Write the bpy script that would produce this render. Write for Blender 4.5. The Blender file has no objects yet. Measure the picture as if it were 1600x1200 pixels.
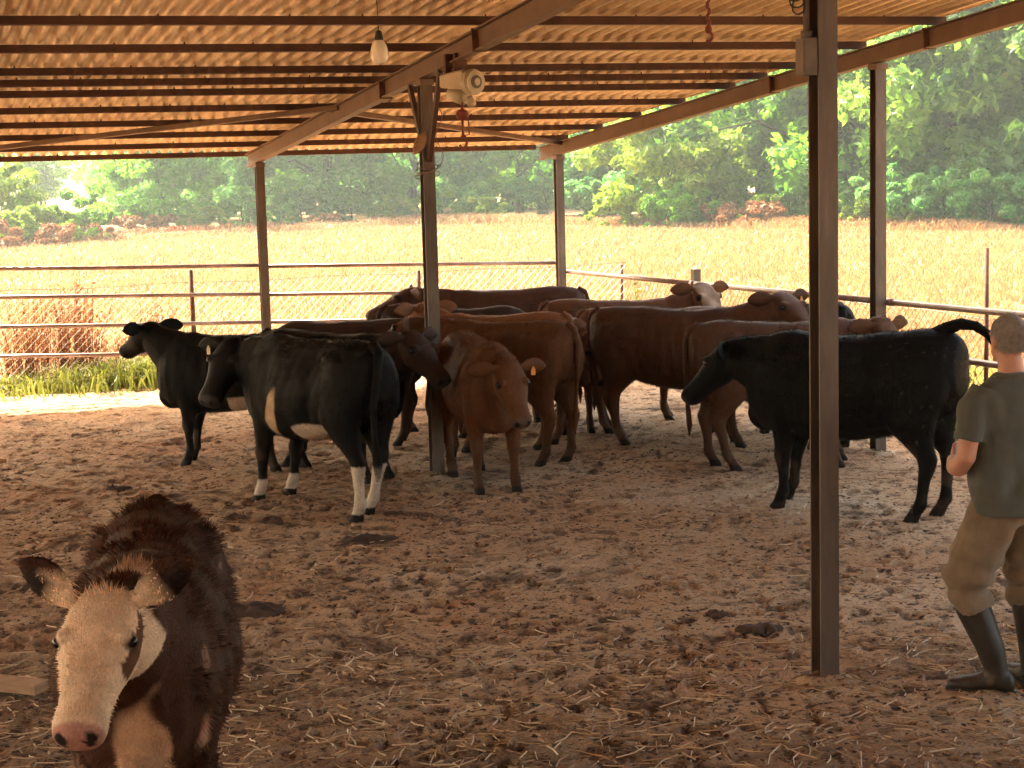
import bpy, math, random
import numpy as np
from mathutils import Vector, Matrix

random.seed(7)
RNG = np.random.default_rng(11)
sc = bpy.context.scene
C = sc.collection

# ------------------------------------------------------------------ camera
FPX, CAMH, PITCH, ROLL = 2671.4, 2.51, 0.1252, 0.0268
_F = np.array([0, math.cos(PITCH), -math.sin(PITCH)])
_R0 = np.array([1.0, 0, 0]); _U0 = np.cross(_R0, _F)
_R = _R0 * math.cos(ROLL) - _U0 * math.sin(ROLL)
_U = _U0 * math.cos(ROLL) + _R0 * math.sin(ROLL)
_C = np.array([0, 0, CAMH])
camd = bpy.data.cameras.new('camera'); cam = bpy.data.objects.new('camera', camd); C.objects.link(cam)
camd.sensor_width = 36.0; camd.lens = FPX / 1600 * 36.0
camd.clip_start = 0.1; camd.clip_end = 3000
cam.matrix_world = Matrix(((_R[0], _U[0], -_F[0], 0), (_R[1], _U[1], -_F[1], 0), (_R[2], _U[2], -_F[2], CAMH), (0, 0, 0, 1)))
sc.camera = cam

def ray(u, v): return _F + _R * (u - 800) / FPX - _U * (v - 600) / FPX
def G(u, v, z=0.0):
    r = ray(u, v); return _C + r * ((z - CAMH) / r[2])
def A(u, v, y):
    r = ray(u, v); return _C + r * (y / r[1])

# ------------------------------------------------------------------ shed plan (metres)
TH = -0.3448
D = np.array([math.sin(TH), math.cos(TH), 0.0])          # along the rafters, towards the far eave
NEAR = np.array([1.489, 8.095, 0.0]); MID = NEAR + D * 6.302; FAR = MID + D * 6.729
COR = np.array([0.652, 21.471, 0.0]); EV = COR - FAR; BAY = float(np.linalg.norm(EV)); EV = EV / BAY
ZE, SL = 2.665, 0.0871
Z = np.array([0, 0, 1.0])
def SP(s, t, z): return FAR + EV * s - D * t + Z * z      # shed coordinates
def RZ(t): return ZE + SL * t                              # underside of rafter

# ------------------------------------------------------------------ light
SUNV = D * 0.80 - EV * 0.45 + Z * 1.0
SUNV = SUNV / np.linalg.norm(SUNV)
SUN_EL = math.asin(SUNV[2]); SUN_AZ = math.atan2(SUNV[0], SUNV[1])
w = bpy.data.worlds.new('World'); sc.world = w; w.use_nodes = True
nt = w.node_tree; nt.nodes.clear()
sky = nt.nodes.new('ShaderNodeTexSky'); sky.sky_type = 'NISHITA'; sky.sun_disc = False
sky.sun_elevation = SUN_EL; sky.sun_rotation = SUN_AZ
sky.air_density = 1.0; sky.dust_density = 6.0; sky.ozone_density = 0.3
bg = nt.nodes.new('ShaderNodeBackground'); bg.inputs[1].default_value = 0.15
ow = nt.nodes.new('ShaderNodeOutputWorld')
wt = nt.nodes.new('ShaderNodeMix'); wt.data_type = 'RGBA'; wt.blend_type = 'MULTIPLY'; wt.inputs[0].default_value = 1.0; wt.inputs[7].default_value = (1.0, .89, .71, 1)
nt.links.new(sky.outputs[0], wt.inputs[6]); nt.links.new(wt.outputs[2], bg.inputs[0]); nt.links.new(bg.outputs[0], ow.inputs[0])
sund = bpy.data.lights.new('sun', 'SUN'); sund.energy = 3.0; sund.angle = math.radians(0.53); sund.color = (1.0, 0.91, 0.76)
sun = bpy.data.objects.new('sun', sund); C.objects.link(sun)
sun.rotation_euler = Vector(-SUNV).to_track_quat('-Z', 'Y').to_euler()
sun.location = (-10, 20, 30)

sc.view_settings.view_transform = 'Standard'; sc.view_settings.look = 'None'
sc.view_settings.exposure = 3.28; sc.view_settings.gamma = 1.0
sc.view_settings.use_curve_mapping = False
sc.render.engine = 'CYCLES'
sc.cycles.use_denoising = True
sc.cycles.max_bounces = 8; sc.cycles.diffuse_bounces = 5; sc.cycles.transparent_max_bounces = 6
sc.cycles.sample_clamp_indirect = 8.0

# ------------------------------------------------------------------ helpers
def mat(name):
    m = bpy.data.materials.new(name); m.use_nodes = True
    n = m.node_tree.nodes; n.clear()
    out = n.new('ShaderNodeOutputMaterial'); b = n.new('ShaderNodeBsdfPrincipled')
    m.node_tree.links.new(b.outputs[0], out.inputs[0])
    return m, m.node_tree, b, out
def nd(t, kind, **kw):
    n = t.nodes.new(kind)
    for k, v in kw.items():
        if k.startswith('i_'):
            n.inputs[k[2:].replace('_', ' ')].default_value = v
        else: setattr(n, k, v)
    return n
def ramp(t, fac, stops):
    r = t.nodes.new('ShaderNodeValToRGB'); el = r.color_ramp.elements
    while len(el) < len(stops): el.new(0.5)
    for e, (p, c) in zip(el, stops): e.position = p; e.color = (c[0], c[1], c[2], 1)
    t.links.new(fac, r.inputs[0]); return r.outputs[0]
def coords(t, scale=(1, 1, 1), kind='Object', rot=(0, 0, 0)):
    tc = t.nodes.new('ShaderNodeTexCoord'); mp = t.nodes.new('ShaderNodeMapping')
    mp.inputs['Scale'].default_value = scale; mp.inputs['Rotation'].default_value = rot
    t.links.new(tc.outputs[kind], mp.inputs[0]); return mp.outputs[0]
def noise(t, vec, scale, detail=4, rough=0.6, dist=0.0):
    n = t.nodes.new('ShaderNodeTexNoise'); n.inputs['Scale'].default_value = scale
    n.inputs['Detail'].default_value = detail; n.inputs['Roughness'].default_value = rough; n.inputs['Distortion'].default_value = dist
    t.links.new(vec, n.inputs['Vector']); return n.outputs['Fac']
def bump(t, b, h, strength=0.4, dist=0.01):
    n = t.nodes.new('ShaderNodeBump'); n.inputs['Strength'].default_value = strength; n.inputs['Distance'].default_value = dist
    t.links.new(h, n.inputs['Height']); t.links.new(n.outputs[0], b.inputs['Normal'])
def mixc(t, fac, a, b, mode='MIX'):
    n = t.nodes.new('ShaderNodeMix'); n.data_type = 'RGBA'; n.blend_type = mode
    for sock, v in ((n.inputs[0], fac), (n.inputs[6], a), (n.inputs[7], b)):
        if hasattr(v, 'links') or isinstance(v, bpy.types.NodeSocket): t.links.new(v, sock)
        elif isinstance(v, (int, float)): sock.default_value = v
        else: sock.default_value = (v[0], v[1], v[2], 1)
    return n.outputs[2]

def mottled(name, c1, c2, scale=8, rough=0.7, metal=0.0, c3=None, bscale=40, bstr=0.25, space=(1, 1, 1), spec=0.3):
    m, t, b, o = mat(name)
    v = coords(t, space)
    n1 = noise(t, v, scale, 6, 0.65)
    st = [(0.3, c1), (0.7, c2)] if c3 is None else [(0.28, c1), (0.55, c2), (0.72, c3)]
    t.links.new(ramp(t, n1, st), b.inputs['Base Color'])
    b.inputs['Roughness'].default_value = rough; b.inputs['Metallic'].default_value = metal
    b.inputs['Specular IOR Level'].default_value = spec
    bump(t, b, noise(t, v, bscale, 4), bstr, 0.004)
    return m

class MB:
    def __init__(s): s.v = []; s.f = []; s.n = 0
    def add(s, verts, faces):
        o = s.n; s.v.extend([tuple(map(float, p)) for p in verts]); s.n += len(verts)
        s.f.extend([tuple(i + o for i in q) for q in faces])
    def box(s, c, ax, ay, az):
        c, ax, ay, az = map(np.asarray, (c, ax, ay, az))
        P = [c + ax * i + ay * j + az * k for i in (-1, 1) for j in (-1, 1) for k in (-1, 1)]
        s.add(P, [(0, 1, 3, 2), (4, 6, 7, 5), (0, 4, 5, 1), (2, 3, 7, 6), (0, 2, 6, 4), (1, 5, 7, 3)])
    def bar(s, a, b, wdt, hgt, up=(0, 0, 1)):
        a = np.asarray(a, float); b = np.asarray(b, float); d = b - a; L = np.linalg.norm(d); d = d / L
        side = np.cross(d, up); side = side / (np.linalg.norm(side) + 1e-9); u2 = np.cross(side, d)
        s.box((a + b) / 2, d * L / 2, side * wdt / 2, u2 * hgt / 2)
    def tube(s, pts, rad, n=8, cap=True):
        pts = [np.asarray(p, float) for p in pts]
        if np.isscalar(rad): rad = [rad] * len(pts)
        rings = []; ref = None
        for i, p in enumerate(pts):
            a = pts[max(i - 1, 0)]; b = pts[min(i + 1, len(pts) - 1)]
            d = b - a; d = d / (np.linalg.norm(d) + 1e-9)
            if ref is None: ref = np.array([0, 0, 1.0]) if abs(d[2]) < 0.9 else np.array([1.0, 0, 0])
            x = np.cross(d, ref); x /= np.linalg.norm(x) + 1e-9; y = np.cross(x, d); ref = y
            r = rad[i]; r = (r, r) if np.isscalar(r) else r
            rings.append([p + x * r[0] * math.cos(q) + y * r[1] * math.sin(q) for q in np.linspace(0, 2 * math.pi, n, endpoint=False)])
        s.loft(rings, cap)
    def loft(s, rings, cap=True):
        n = len(rings[0]); V = [p for r in rings for p in r]; Fc = []
        for i in range(len(rings) - 1):
            for j in range(n):
                k = (j + 1) % n
                Fc.append((i * n + j, i * n + k, (i + 1) * n + k, (i + 1) * n + j))
        if cap:
            V.append(np.mean(rings[0], axis=0)); c0 = len(V) - 1
            V.append(np.mean(rings[-1], axis=0)); c1 = len(V) - 1
            for j in range(n):
                k = (j + 1) % n
                Fc.append((c0, k, j)); Fc.append((c1, (len(rings) - 1) * n + j, (len(rings) - 1) * n + k))
        s.add(V, Fc)
    def ell(s, c, r, n=12, m=8, axes=None):
        c = np.asarray(c, float); ax = np.eye(3) if axes is None else np.asarray(axes)
        rings = []
        for i in range(1, m):
            a = math.pi * i / m
            rings.append([c + ax.T @ np.array([r[0] * math.sin(a) * math.cos(q), r[1] * math.sin(a) * math.sin(q), r[2] * math.cos(a)]) for q in np.linspace(0, 2 * math.pi, n, endpoint=False)])
        s.loft(rings[::-1], True)
    def mesh(s, name, smooth=False):
        me = bpy.data.meshes.new(name); me.from_pydata(s.v, [], s.f); me.update()
        if smooth: me.polygons.foreach_set('use_smooth', [True] * len(me.polygons))
        return me
    def build(s, name, m=None, parent=None, smooth=False):
        return obj(name, s.mesh(name, smooth), m, parent)

def obj(name, me, m=None, parent=None):
    o = bpy.data.objects.new(name, me); C.objects.link(o)
    if m is not None and me is not None and len(me.materials) == 0: me.materials.append(m)
    if parent is not None: o.parent = parent
    return o
def empty(name, loc=(0, 0, 0)):
    o = bpy.data.objects.new(name, None); C.objects.link(o); o.location = loc; return o
def tag(o, label=None, cat=None, group=None, kind=None):
    if label: o['label'] = label
    if cat: o['category'] = cat
    if group: o['group'] = group
    if kind: o['kind'] = kind
    return o
def npmesh(name, V, Fq, attrs=None, smooth=True):
    """fast mesh from numpy: V (n,3), Fq (m,k)"""
    me = bpy.data.meshes.new(name); V = np.ascontiguousarray(V, np.float32); Fq = np.ascontiguousarray(Fq, np.int32)
    k = Fq.shape[1]
    me.vertices.add(len(V)); me.vertices.foreach_set('co', V.ravel())
    me.loops.add(Fq.size); me.loops.foreach_set('vertex_index', Fq.ravel())
    me.polygons.add(len(Fq)); me.polygons.foreach_set('loop_start', np.arange(0, Fq.size, k, dtype=np.int32))
    me.polygons.foreach_set('loop_total', np.full(len(Fq), k, np.int32))
    me.polygons.foreach_set('use_smooth', np.full(len(Fq), smooth, bool))
    me.update(calc_edges=True)
    for nme, arr in (attrs or {}).items():
        arr = np.asarray(arr, np.float32)
        if arr.ndim == 1:
            a = me.attributes.new(nme, 'FLOAT', 'POINT'); a.data.foreach_set('value', arr)
        else:
            a = me.attributes.new(nme, 'FLOAT_COLOR', 'POINT')
            c4 = np.ones((len(arr), 4), np.float32); c4[:, :3] = arr; a.data.foreach_set('color', c4.ravel())
    return me
def attr(t, name, out='Fac'):
    n = t.nodes.new('ShaderNodeAttribute'); n.attribute_name = name; return n.outputs[out]

def _hash(i, j, k, seed):
    h = (i * 374761393 + j * 668265263 + k * 2147483647 + seed * 974711) & 0xffffffff
    h = ((h ^ (h >> 13)) * 1274126177) & 0xffffffff
    h = ((h ^ (h >> 15)) * 2246822519) & 0xffffffff
    return ((h ^ (h >> 16)) & 0xffff) / 65535.0
def vnoise(x, y, z=None, seed=0):
    x = np.asarray(x, float); y = np.asarray(y, float); z = np.zeros_like(x) if z is None else np.asarray(z, float)
    i = np.floor(x).astype(np.int64); j = np.floor(y).astype(np.int64); k = np.floor(z).astype(np.int64)
    u, v, q = x - i, y - j, z - k
    u = u * u * (3 - 2 * u); v = v * v * (3 - 2 * v); q = q * q * (3 - 2 * q)
    def L(a, b, t): return a + (b - a) * t
    def H(a, b, c): return _hash(i + a, j + b, k + c, seed)
    lo = L(L(H(0, 0, 0), H(1, 0, 0), u), L(H(0, 1, 0), H(1, 1, 0), u), v)
    if not z.any(): return lo
    hi = L(L(H(0, 0, 1), H(1, 0, 1), u), L(H(0, 1, 1), H(1, 1, 1), u), v)
    return L(lo, hi, q)

# ------------------------------------------------------------------ materials
M = {}
M['steel'] = mottled('painted_steel', (.060, .036, .024), (.115, .080, .055), 7, .5, 0.0, (.17, .13, .095), 60, .3, space=(1, 1, .22), spec=.4)
M['rafter'] = mottled('rafter_steel', (.125, .075, .046), (.18, .112, .070), 4, .6, 0.0, None, 60, .2)
M['purlin'] = mottled('purlin_steel', (.06, .028, .02), (.10, .05, .035), 6, .6, 0.0, None, 60, .2)
M['pipe'] = mottled('worn_pipe', (.16, .09, .07), (.30, .20, .16), 3, .42, .25, (.42, .33, .28), 50, .15, spec=.5)
M['wire'] = mottled('rusty_wire', (.14, .10, .07), (.24, .19, .14), 2, .5, .3)
M['rust'] = mottled('rusted_iron', (.07, .03, .02), (.16, .07, .04), 14, .75)
M['wood'] = mottled('old_wood', (.22, .12, .06), (.36, .22, .12), 6, .8, space=(1, 1, 6))
M['white_paint'] = mottled('aged_white_paint', (.42, .34, .23), (.56, .48, .35), 6, .5)
M['black_plastic'] = mottled('black_plastic', (.02, .018, .016), (.035, .03, .027), 9, .5)
M['grey_plastic'] = mottled('dusty_grey_plastic', (.10, .08, .065), (.16, .13, .11), 9, .6)
M['red_rust'] = mottled('red_hook_paint', (.16, .035, .025), (.24, .06, .04), 12, .6)
m, t, b, o = mat('opal_glass'); b.inputs['Base Color'].default_value = (.75, .68, .56, 1); b.inputs['Roughness'].default_value = .25
b.inputs['Subsurface Weight'].default_value = .3; b.inputs['Subsurface Radius'].default_value = (.02, .02, .02); b.inputs['Subsurface Scale'].default_value = .5
M['opal'] = m

# roof sheets: weathered corrugated sheet, ochre brown
m, t, b, o = mat('corrugated_sheet')
v = coords(t); n1 = noise(t, v, 1.3, 5, .6); n2 = noise(t, v, 14, 5, .7)
c = ramp(t, n1, [(.3, (.70, .49, .27)), (.55, (.80, .60, .36)), (.75, (.84, .66, .43))])
c = mixc(t, .55, c, ramp(t, n2, [(.3, (.62, .52, .42)), (.6, (1, 1, 1))]), 'MULTIPLY')
oi = t.nodes.new('ShaderNodeObjectInfo'); c = mixc(t, 1.0, c, ramp(t, oi.outputs['Random'], [(0, (.78, .74, .68)), (.6, (1, 1, 1)), (1, (1.12, 1.12, 1.14))]), 'MULTIPLY')
st = noise(t, coords(t, (2.2, .35, 2.2), rot=(0, 0, TH)), 2.5, 5, .7); c = mixc(t, ramp(t, st, [(.55, (0, 0, 0)), (.72, (.6, .6, .6))]), c, (.26, .13, .06))
t.links.new(c, b.inputs['Base Color']); b.inputs['Roughness'].default_value = .42; b.inputs['Metallic'].default_value = .25
bump(t, b, noise(t, v, 60, 3), .15, .003)
M['sheet'] = m

# yard dirt: dry trampled earth with manure
m, t, b, o = mat('trampled_dirt')
v = coords(t)
nb = noise(t, v, .45, 5, .6); nm = noise(t, v, 1.5, 9, .7, .8); nf = noise(t, v, 23, 7, .72, .3); nx = noise(t, v, 70, 5, .7)
base = ramp(t, nb, [(.3, (.44, .245, .130)), (.5, (.48, .32, .190)), (.7, (.57, .435, .30))])
base = mixc(t, .75, base, ramp(t, nx, [(.30, (.30, .25, .22)), (.48, (.95, .95, .95)), (.70, (1.3, 1.25, 1.18))]), 'MULTIPLY')
dung = ramp(t, nf, [(.38, (1, 1, 1)), (.46, (0, 0, 0))])
base = mixc(t, dung, base, (.075, .038, .022))
patch = ramp(t, nm, [(.54, (0, 0, 0)), (.66, (.9, .9, .9))])
base = mixc(t, patch, base, (.070, .034, .020))
base = mixc(t, attr(t, 'bed_shade'), base, mixc(t, .62, base, (.075, .042, .026)))   # straw bedding, with foreground shade painted into the near dirt
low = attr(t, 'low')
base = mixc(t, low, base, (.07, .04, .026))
t.links.new(base, b.inputs['Base Color']); b.inputs['Roughness'].default_value = .95; b.inputs['Specular IOR Level'].default_value = .15
hh = t.nodes.new('ShaderNodeMath'); hh.operation = 'ADD'; t.links.new(nf, hh.inputs[0]); t.links.new(nx, hh.inputs[1])
bump(t, b, hh.outputs[0], .8, .02)
M['dirt'] = m

m, t, b, o = mat('field_soil')
v = coords(t); n1 = noise(t, v, .06, 6, .6); n2 = noise(t, v, 1.7, 6, .7); n3 = noise(t, coords(t, (1, .35, 1)), 6, 5, .7)
c = ramp(t, n1, [(.3, (.28, .172, .09)), (.5, (.325, .206, .11)), (.7, (.365, .24, .138))])
c = mixc(t, .6, c, ramp(t, n2, [(.3, (.6, .52, .45)), (.6, (1, 1, 1))]), 'MULTIPLY')
c = mixc(t, .5, c, ramp(t, n3, [(.3, (.62, .55, .45)), (.6, (1.1, 1.1, 1.05))]), 'MULTIPLY')
t.links.new(c, b.inputs['Base Color']); b.inputs['Roughness'].default_value = 1; b.inputs['Specular IOR Level'].default_value = .05
bump(t, b, n2, .8, .1)
M['soil'] = m

def leafy(name, cols, trans=.35, rough=.5, spec=.2, ttint=(1.7, 1.9, .6), vary=False):
    m, t, b, o = mat(name)
    a = attr(t, 'tone'); c = ramp(t, a, [(i / (len(cols) - 1), q) for i, q in enumerate(cols)])
    oi = t.nodes.new('ShaderNodeObjectInfo'); c = mixc(t, 1.0, c, ramp(t, oi.outputs['Random'], [(0, (.85, .95, .95)), (.5, (1.15, 1.15, 1.05)), (1, (1.6, 1.45, .95))]), 'MULTIPLY') if vary else c
    t.links.new(c, b.inputs['Base Color']); b.inputs['Roughness'].default_value = rough; b.inputs['Specular IOR Level'].default_value = spec
    tr = t.nodes.new('ShaderNodeBsdfTranslucent')
    t.links.new(mixc(t, 1.0, c, ttint, 'MULTIPLY'), tr.inputs['Color'])
    mx = t.nodes.new('ShaderNodeMixShader'); mx.inputs[0].default_value = trans
    t.links.new(b.outputs[0], mx.inputs[1]); t.links.new(tr.outputs[0], mx.inputs[2]); t.links.new(mx.outputs[0], o.inputs[0])
    return m
M['straw'] = leafy('dry_grass', [(.235, .136, .064), (.295, .180, .087), (.355, .230, .125)], .35, ttint=(1.1, 1, .8))
M['rustweed'] = leafy('dry_brown_weed', [(.16, .065, .03), (.28, .12, .05), (.36, .19, .08)], .3, ttint=(1.1, .9, .7))
M['greengrass'] = leafy('green_weeds', [(.08, .10, .025), (.15, .17, .045), (.28, .25, .09)], .4, ttint=(1.1, 1.1, .6))
M['yellowgrass'] = leafy('yellowing_grass', [(.20, .17, .05), (.32, .28, .09), (.44, .38, .16)], .4, ttint=(1.1, 1.1, .7))
M['leaf_mid'] = leafy('leaf_mid', [(.045, .125, .025), (.085, .185, .035), (.15, .25, .055)], .65, spec=.5, vary=True)
M['leaf_dark'] = leafy('leaf_dark', [(.06, .16, .06), (.10, .21, .075), (.165, .275, .095)], .62, spec=.5, vary=True, ttint=(1.4, 1.8, 1.0))
M['leaf_yellow'] = leafy('leaf_yellow', [(.09, .15, .02), (.16, .23, .035), (.24, .29, .06)], .5)
M['leaf_olive'] = leafy('leaf_olive', [(.055, .120, .045), (.09, .165, .055), (.145, .215, .085)], .64, spec=.5, vary=True)
M['bark'] = mottled('bark', (.05, .05, .032), (.11, .11, .075), 5, .9, space=(1, 1, .25), bstr=.6)
M['straw_bits'] = leafy('straw_bits', [(.20, .11, .055), (.40, .26, .14), (.62, .47, .30)], .15, ttint=(1, 1, 1))
M['clod'] = mottled('dung_clods', (.045, .026, .017), (.10, .058, .036), 7, .95)

# cattle coat: colour comes from a painted pattern stored per vertex (breed markings), hair grain from noise
m, t, b, o = mat('cattle_coat')
cc = attr(t, 'coat', 'Color'); v = coords(t, (1, 1, 1)); n1 = noise(t, v, 9, 6, .7); n2 = noise(t, v, 90, 4, .7)
c = mixc(t, .7, cc, ramp(t, n1, [(.3, (.62, .60, .58)), (.55, (1, 1, 1)), (.75, (1.25, 1.22, 1.2))]), 'MULTIPLY')
c = mixc(t, .4, c, ramp(t, n2, [(.3, (.6, .6, .6)), (.65, (1.15, 1.15, 1.15))]), 'MULTIPLY')
t.links.new(c, b.inputs['Base Color']); b.inputs['Roughness'].default_value = .55; b.inputs['Specular IOR Level'].default_value = .10
n3 = noise(t, coords(t, (30, 90, 30)), 2.2, 5, .7)
c = mixc(t, .45, c, ramp(t, n3, [(.35, (.55, .53, .5)), (.65, (1.25, 1.22, 1.2))]), 'MULTIPLY')
t.links.new(c, b.inputs['Base Color'])
bump(t, b, n3, .7, .012)
M['coat'] = m
m, t, b, o = mat('coat_hair')
cc = attr(t, 'coat', 'Color'); t.links.new(cc, b.inputs['Base Color']); b.inputs['Roughness'].default_value = .6; b.inputs['Specular IOR Level'].default_value = .08
tr = t.nodes.new('ShaderNodeBsdfTranslucent'); t.links.new(mixc(t, 1.0, mixc(t, .03, cc, (.30, .19, .11)), (1.7, 1.4, 1.2), 'MULTIPLY'), tr.inputs['Color'])
mx = t.nodes.new('ShaderNodeMixShader'); mx.inputs[0].default_value = .28
t.links.new(b.outputs[0], mx.inputs[1]); t.links.new(tr.outputs[0], mx.inputs[2]); t.links.new(mx.outputs[0], o.inputs[0])
M['coat_hair'] = m
m, t, b, o = mat('wet_eye'); b.inputs['Base Color'].default_value = (.010, .006, .005, 1); b.inputs['Roughness'].default_value = .22; b.inputs['Specular IOR Level'].default_value = .3
M['eye'] = m
M['tag_orange'] = mottled('orange_tag', (.55, .17, .03), (.70, .25, .05), 20, .5)
M['tag_yellow'] = mottled('pale_tag', (.50, .40, .22), (.62, .52, .32), 20, .5)

# ------------------------------------------------------------------ ground
def fbm(x, y, oct, seed, g=.5):
    a = 1; s = 0; tot = 0
    for k in range(oct):
        s = s + a * (vnoise(x * 2**k, y * 2**k, seed=seed + k * 17) - .5); tot += a; a *= g
    return s / tot

g = MB()
g.add([(-400, -60, -.09), (400, -60, -.09), (400, 600, -.09), (-400, 600, -.09)], [(0, 1, 2, 3)])
tag(g.build('ground', M['soil']), kind='structure')

def yard_h(x, y):
    h = .030 * fbm(x * .5, y * .5, 3, 3)
    h = h + .034 * fbm(x * 3.2, y * 3.2, 3, 21)
    r = vnoise(x * 15, y * 15, seed=5); h = h - .018 * np.clip(.36 - r, 0, 1) / .36
    h = h + .016 * fbm(x * 26, y * 26, 2, 9)
    return h
# yard floor: finer rows close in, coarser away
rows = [3.6]
while rows[-1] < 22.6: rows.append(rows[-1] + max(.012, .0021 * rows[-1]))
rows = np.array(rows); ncol = 720
ulin = np.linspace(-.46, .46, ncol)
X = rows[:, None] * ulin[None, :] + 0 * rows[:, None]; Yg = np.repeat(rows[:, None], ncol, 1)
Hh = yard_h(X, Yg)
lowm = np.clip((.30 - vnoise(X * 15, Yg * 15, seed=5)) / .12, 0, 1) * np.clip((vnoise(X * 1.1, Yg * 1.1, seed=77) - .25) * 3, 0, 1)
def hoofprints(n):
    py_ = 4.4 + 16.2 * RNG.random(n) ** 1.15; px_ = py_ * (RNG.random(n) * .68 - .34); an = RNG.random(n) * 6.28; rr = .040 + .022 * RNG.random(n); dp = .007 + .013 * RNG.random(n)
    kp = vnoise(px_ * .8, py_ * .8, seed=61) > .33
    for x0, y0, a0, r0, d0 in zip(px_[kp], py_[kp], an[kp], rr[kp], dp[kp]):
        i0, i1 = np.searchsorted(rows, (y0 - r0 * 2, y0 + r0 * 2)); j0, j1 = np.searchsorted(ulin, ((x0 - r0 * 2) / y0, (x0 + r0 * 2) / y0))
        if i1 - i0 < 2 or j1 - j0 < 2: continue
        ax_ = X[i0:i1, j0:j1] - x0; ay_ = Yg[i0:i1, j0:j1] - y0; q = ax_ * math.cos(a0) + ay_ * math.sin(a0); w_ = -ax_ * math.sin(a0) + ay_ * math.cos(a0)
        rd = np.sqrt((q / (r0 * 1.25))**2 + (w_ / r0)**2); sole = np.clip(1.15 - rd, 0, .35) / .35; ridge = np.exp(-(w_ / (r0 * .18))**2) * .6; rim = np.exp(-((rd - 1.25) / .22)**2)
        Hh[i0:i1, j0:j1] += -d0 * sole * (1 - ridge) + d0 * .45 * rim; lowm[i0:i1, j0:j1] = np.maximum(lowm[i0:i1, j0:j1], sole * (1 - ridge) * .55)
hoofprints(2700)
bed_shade_m = np.clip((8.6 - Yg + 5 * (vnoise(X * .6, Yg * .6, seed=91) - .5) - .5 * X) / 3.0, 0, 1) * (.55 + .45 * vnoise(X * 2.5, Yg * 2.5, seed=92))  # grows towards the camera: painted foreground shade mixed with the bedding tone
_q = np.stack([X, Yg], -1); _ep = np.array([D[1], -D[0]])
_o = np.maximum((_q - FAR[:2]) @ D[:2] - 1.0, (_q - COR[:2]) @ _ep - .85) + .5 * (vnoise(X * 1.3, Yg * 1.3, seed=55) - .5)
Hh = Hh - .22 * np.clip(_o / .35, 0, 1)                    # the trodden floor dips under the turf outside the fences
V = np.stack([X, Yg, Hh], -1).reshape(-1, 3)
nr = len(rows); ii = np.arange(nr - 1)[:, None] * ncol + np.arange(ncol - 1)[None, :]
Fq = np.stack([ii, ii + 1, ii + ncol + 1, ii + ncol], -1).reshape(-1, 4)
yard = obj('yard_floor', npmesh('yard_floor', V, Fq, {'low': lowm.ravel() * .7, 'bed_shade': bed_shade_m.ravel()}), M['dirt'])
tag(yard, kind='structure')
# the rest of the yard around that wedge, out of the picture
yo = MB(); yo.add([(-16, -8, -.05), (9, -8, -.05), (9, 17, -.05), (-16, 21.5, -.05)], [(0, 1, 2, 3)])
yo = yo.build('yard_ground', M['dirt']); tag(yo, kind='structure')

def hz(x, y): return yard_h(np.asarray(x, float), np.asarray(y, float))

# loose clods and straw on the yard floor
def clods(n):
    y = 4.2 + 16.5 * RNG.random(n) ** 1.25; x = y * (RNG.random(n) * .68 - .34)
    k = (vnoise(x * 1.1, y * 1.1, seed=77) + .3 * vnoise(x * 5, y * 5, seed=78) + .15 * RNG.random(n)) > .62
    x, y = x[k], y[k]; n = len(x)
    r = .004 + .013 * RNG.random(n) ** 3
    base = np.array([[1, 0, 0], [.5, .87, 0], [-.5, .87, 0], [-1, 0, 0], [-.5, -.87, 0], [.5, -.87, 0], [0, 0, 1]])
    Vv = base[None] * r[:, None, None] * (0.7 + .7 * RNG.random((n, 7, 1))) * np.array([1.3, 1.0, .55])
    a = RNG.random(n) * 6.28; ca, sa = np.cos(a), np.sin(a)
    xx = Vv[..., 0] * ca[:, None] - Vv[..., 1] * sa[:, None]; yy = Vv[..., 0] * sa[:, None] + Vv[..., 1] * ca[:, None]
    Vv = np.stack([xx + x[:, None], yy + y[:, None], Vv[..., 2] + hz(x, y)[:, None] - .002], -1)
    Ff = np.array([[i, (i + 1) % 6, 6] for i in range(6)])
    Ff = (Ff[None] + (np.arange(n) * 7)[:, None, None]).reshape(-1, 3)
    return npmesh('dung_clods', Vv.reshape(-1, 3), Ff)
tag(obj('dung_clods', clods(36000), M['clod']), 'small dark dung clods scattered over the yard floor', 'dung', kind='stuff')

def strands(n, xs, ys, L, Wd, seed=0, bend=.25, tilt=.15):
    """little bent flat strands lying on the yard"""
    x, y = xs, ys; a = RNG.random(n) * 6.28; Ls = L * (.35 + RNG.random(n) ** 1.7)
    dx, dy = np.cos(a) * Ls, np.sin(a) * Ls; px, py = -np.sin(a), np.cos(a)
    b1 = (RNG.random(n) - .5) * bend * Ls
    z0 = hz(x, y) + .006; lift = np.abs(RNG.normal(0, tilt, n)) * Ls
    rows_ = []
    for k, (s, bb, zz) in enumerate(((-.5, 0, 0), (0, 1, .5), (.5, 0, 1))):
        cx = x + dx * s + px * b1 * bb; cy = y + dy * s + py * b1 * bb; cz = np.maximum(hz(cx, cy) + .004, z0 + lift * zz * .5)
        for q in (-1, 1): rows_.append(np.stack([cx + px * Wd * q, cy + py * Wd * q, cz + .002 * q], -1))
    Vv = np.stack(rows_, 1); Ff = np.array([[0, 1, 3, 2], [2, 3, 5, 4]])
    Ff = (Ff[None] + (np.arange(n) * 6)[:, None, None]).reshape(-1, 4)
    return npmesh('straw', Vv.reshape(-1, 3), Ff, {'tone': np.repeat(RNG.random(n), 6)})
ns = 10500
ys = np.concatenate([4.6 + 4.2 * RNG.random(ns * 2 // 3) ** 1.1, 6 + 14 * RNG.random(ns - ns * 2 // 3)])
xs = ys * (RNG.random(ns) * .7 - .35)
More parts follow.
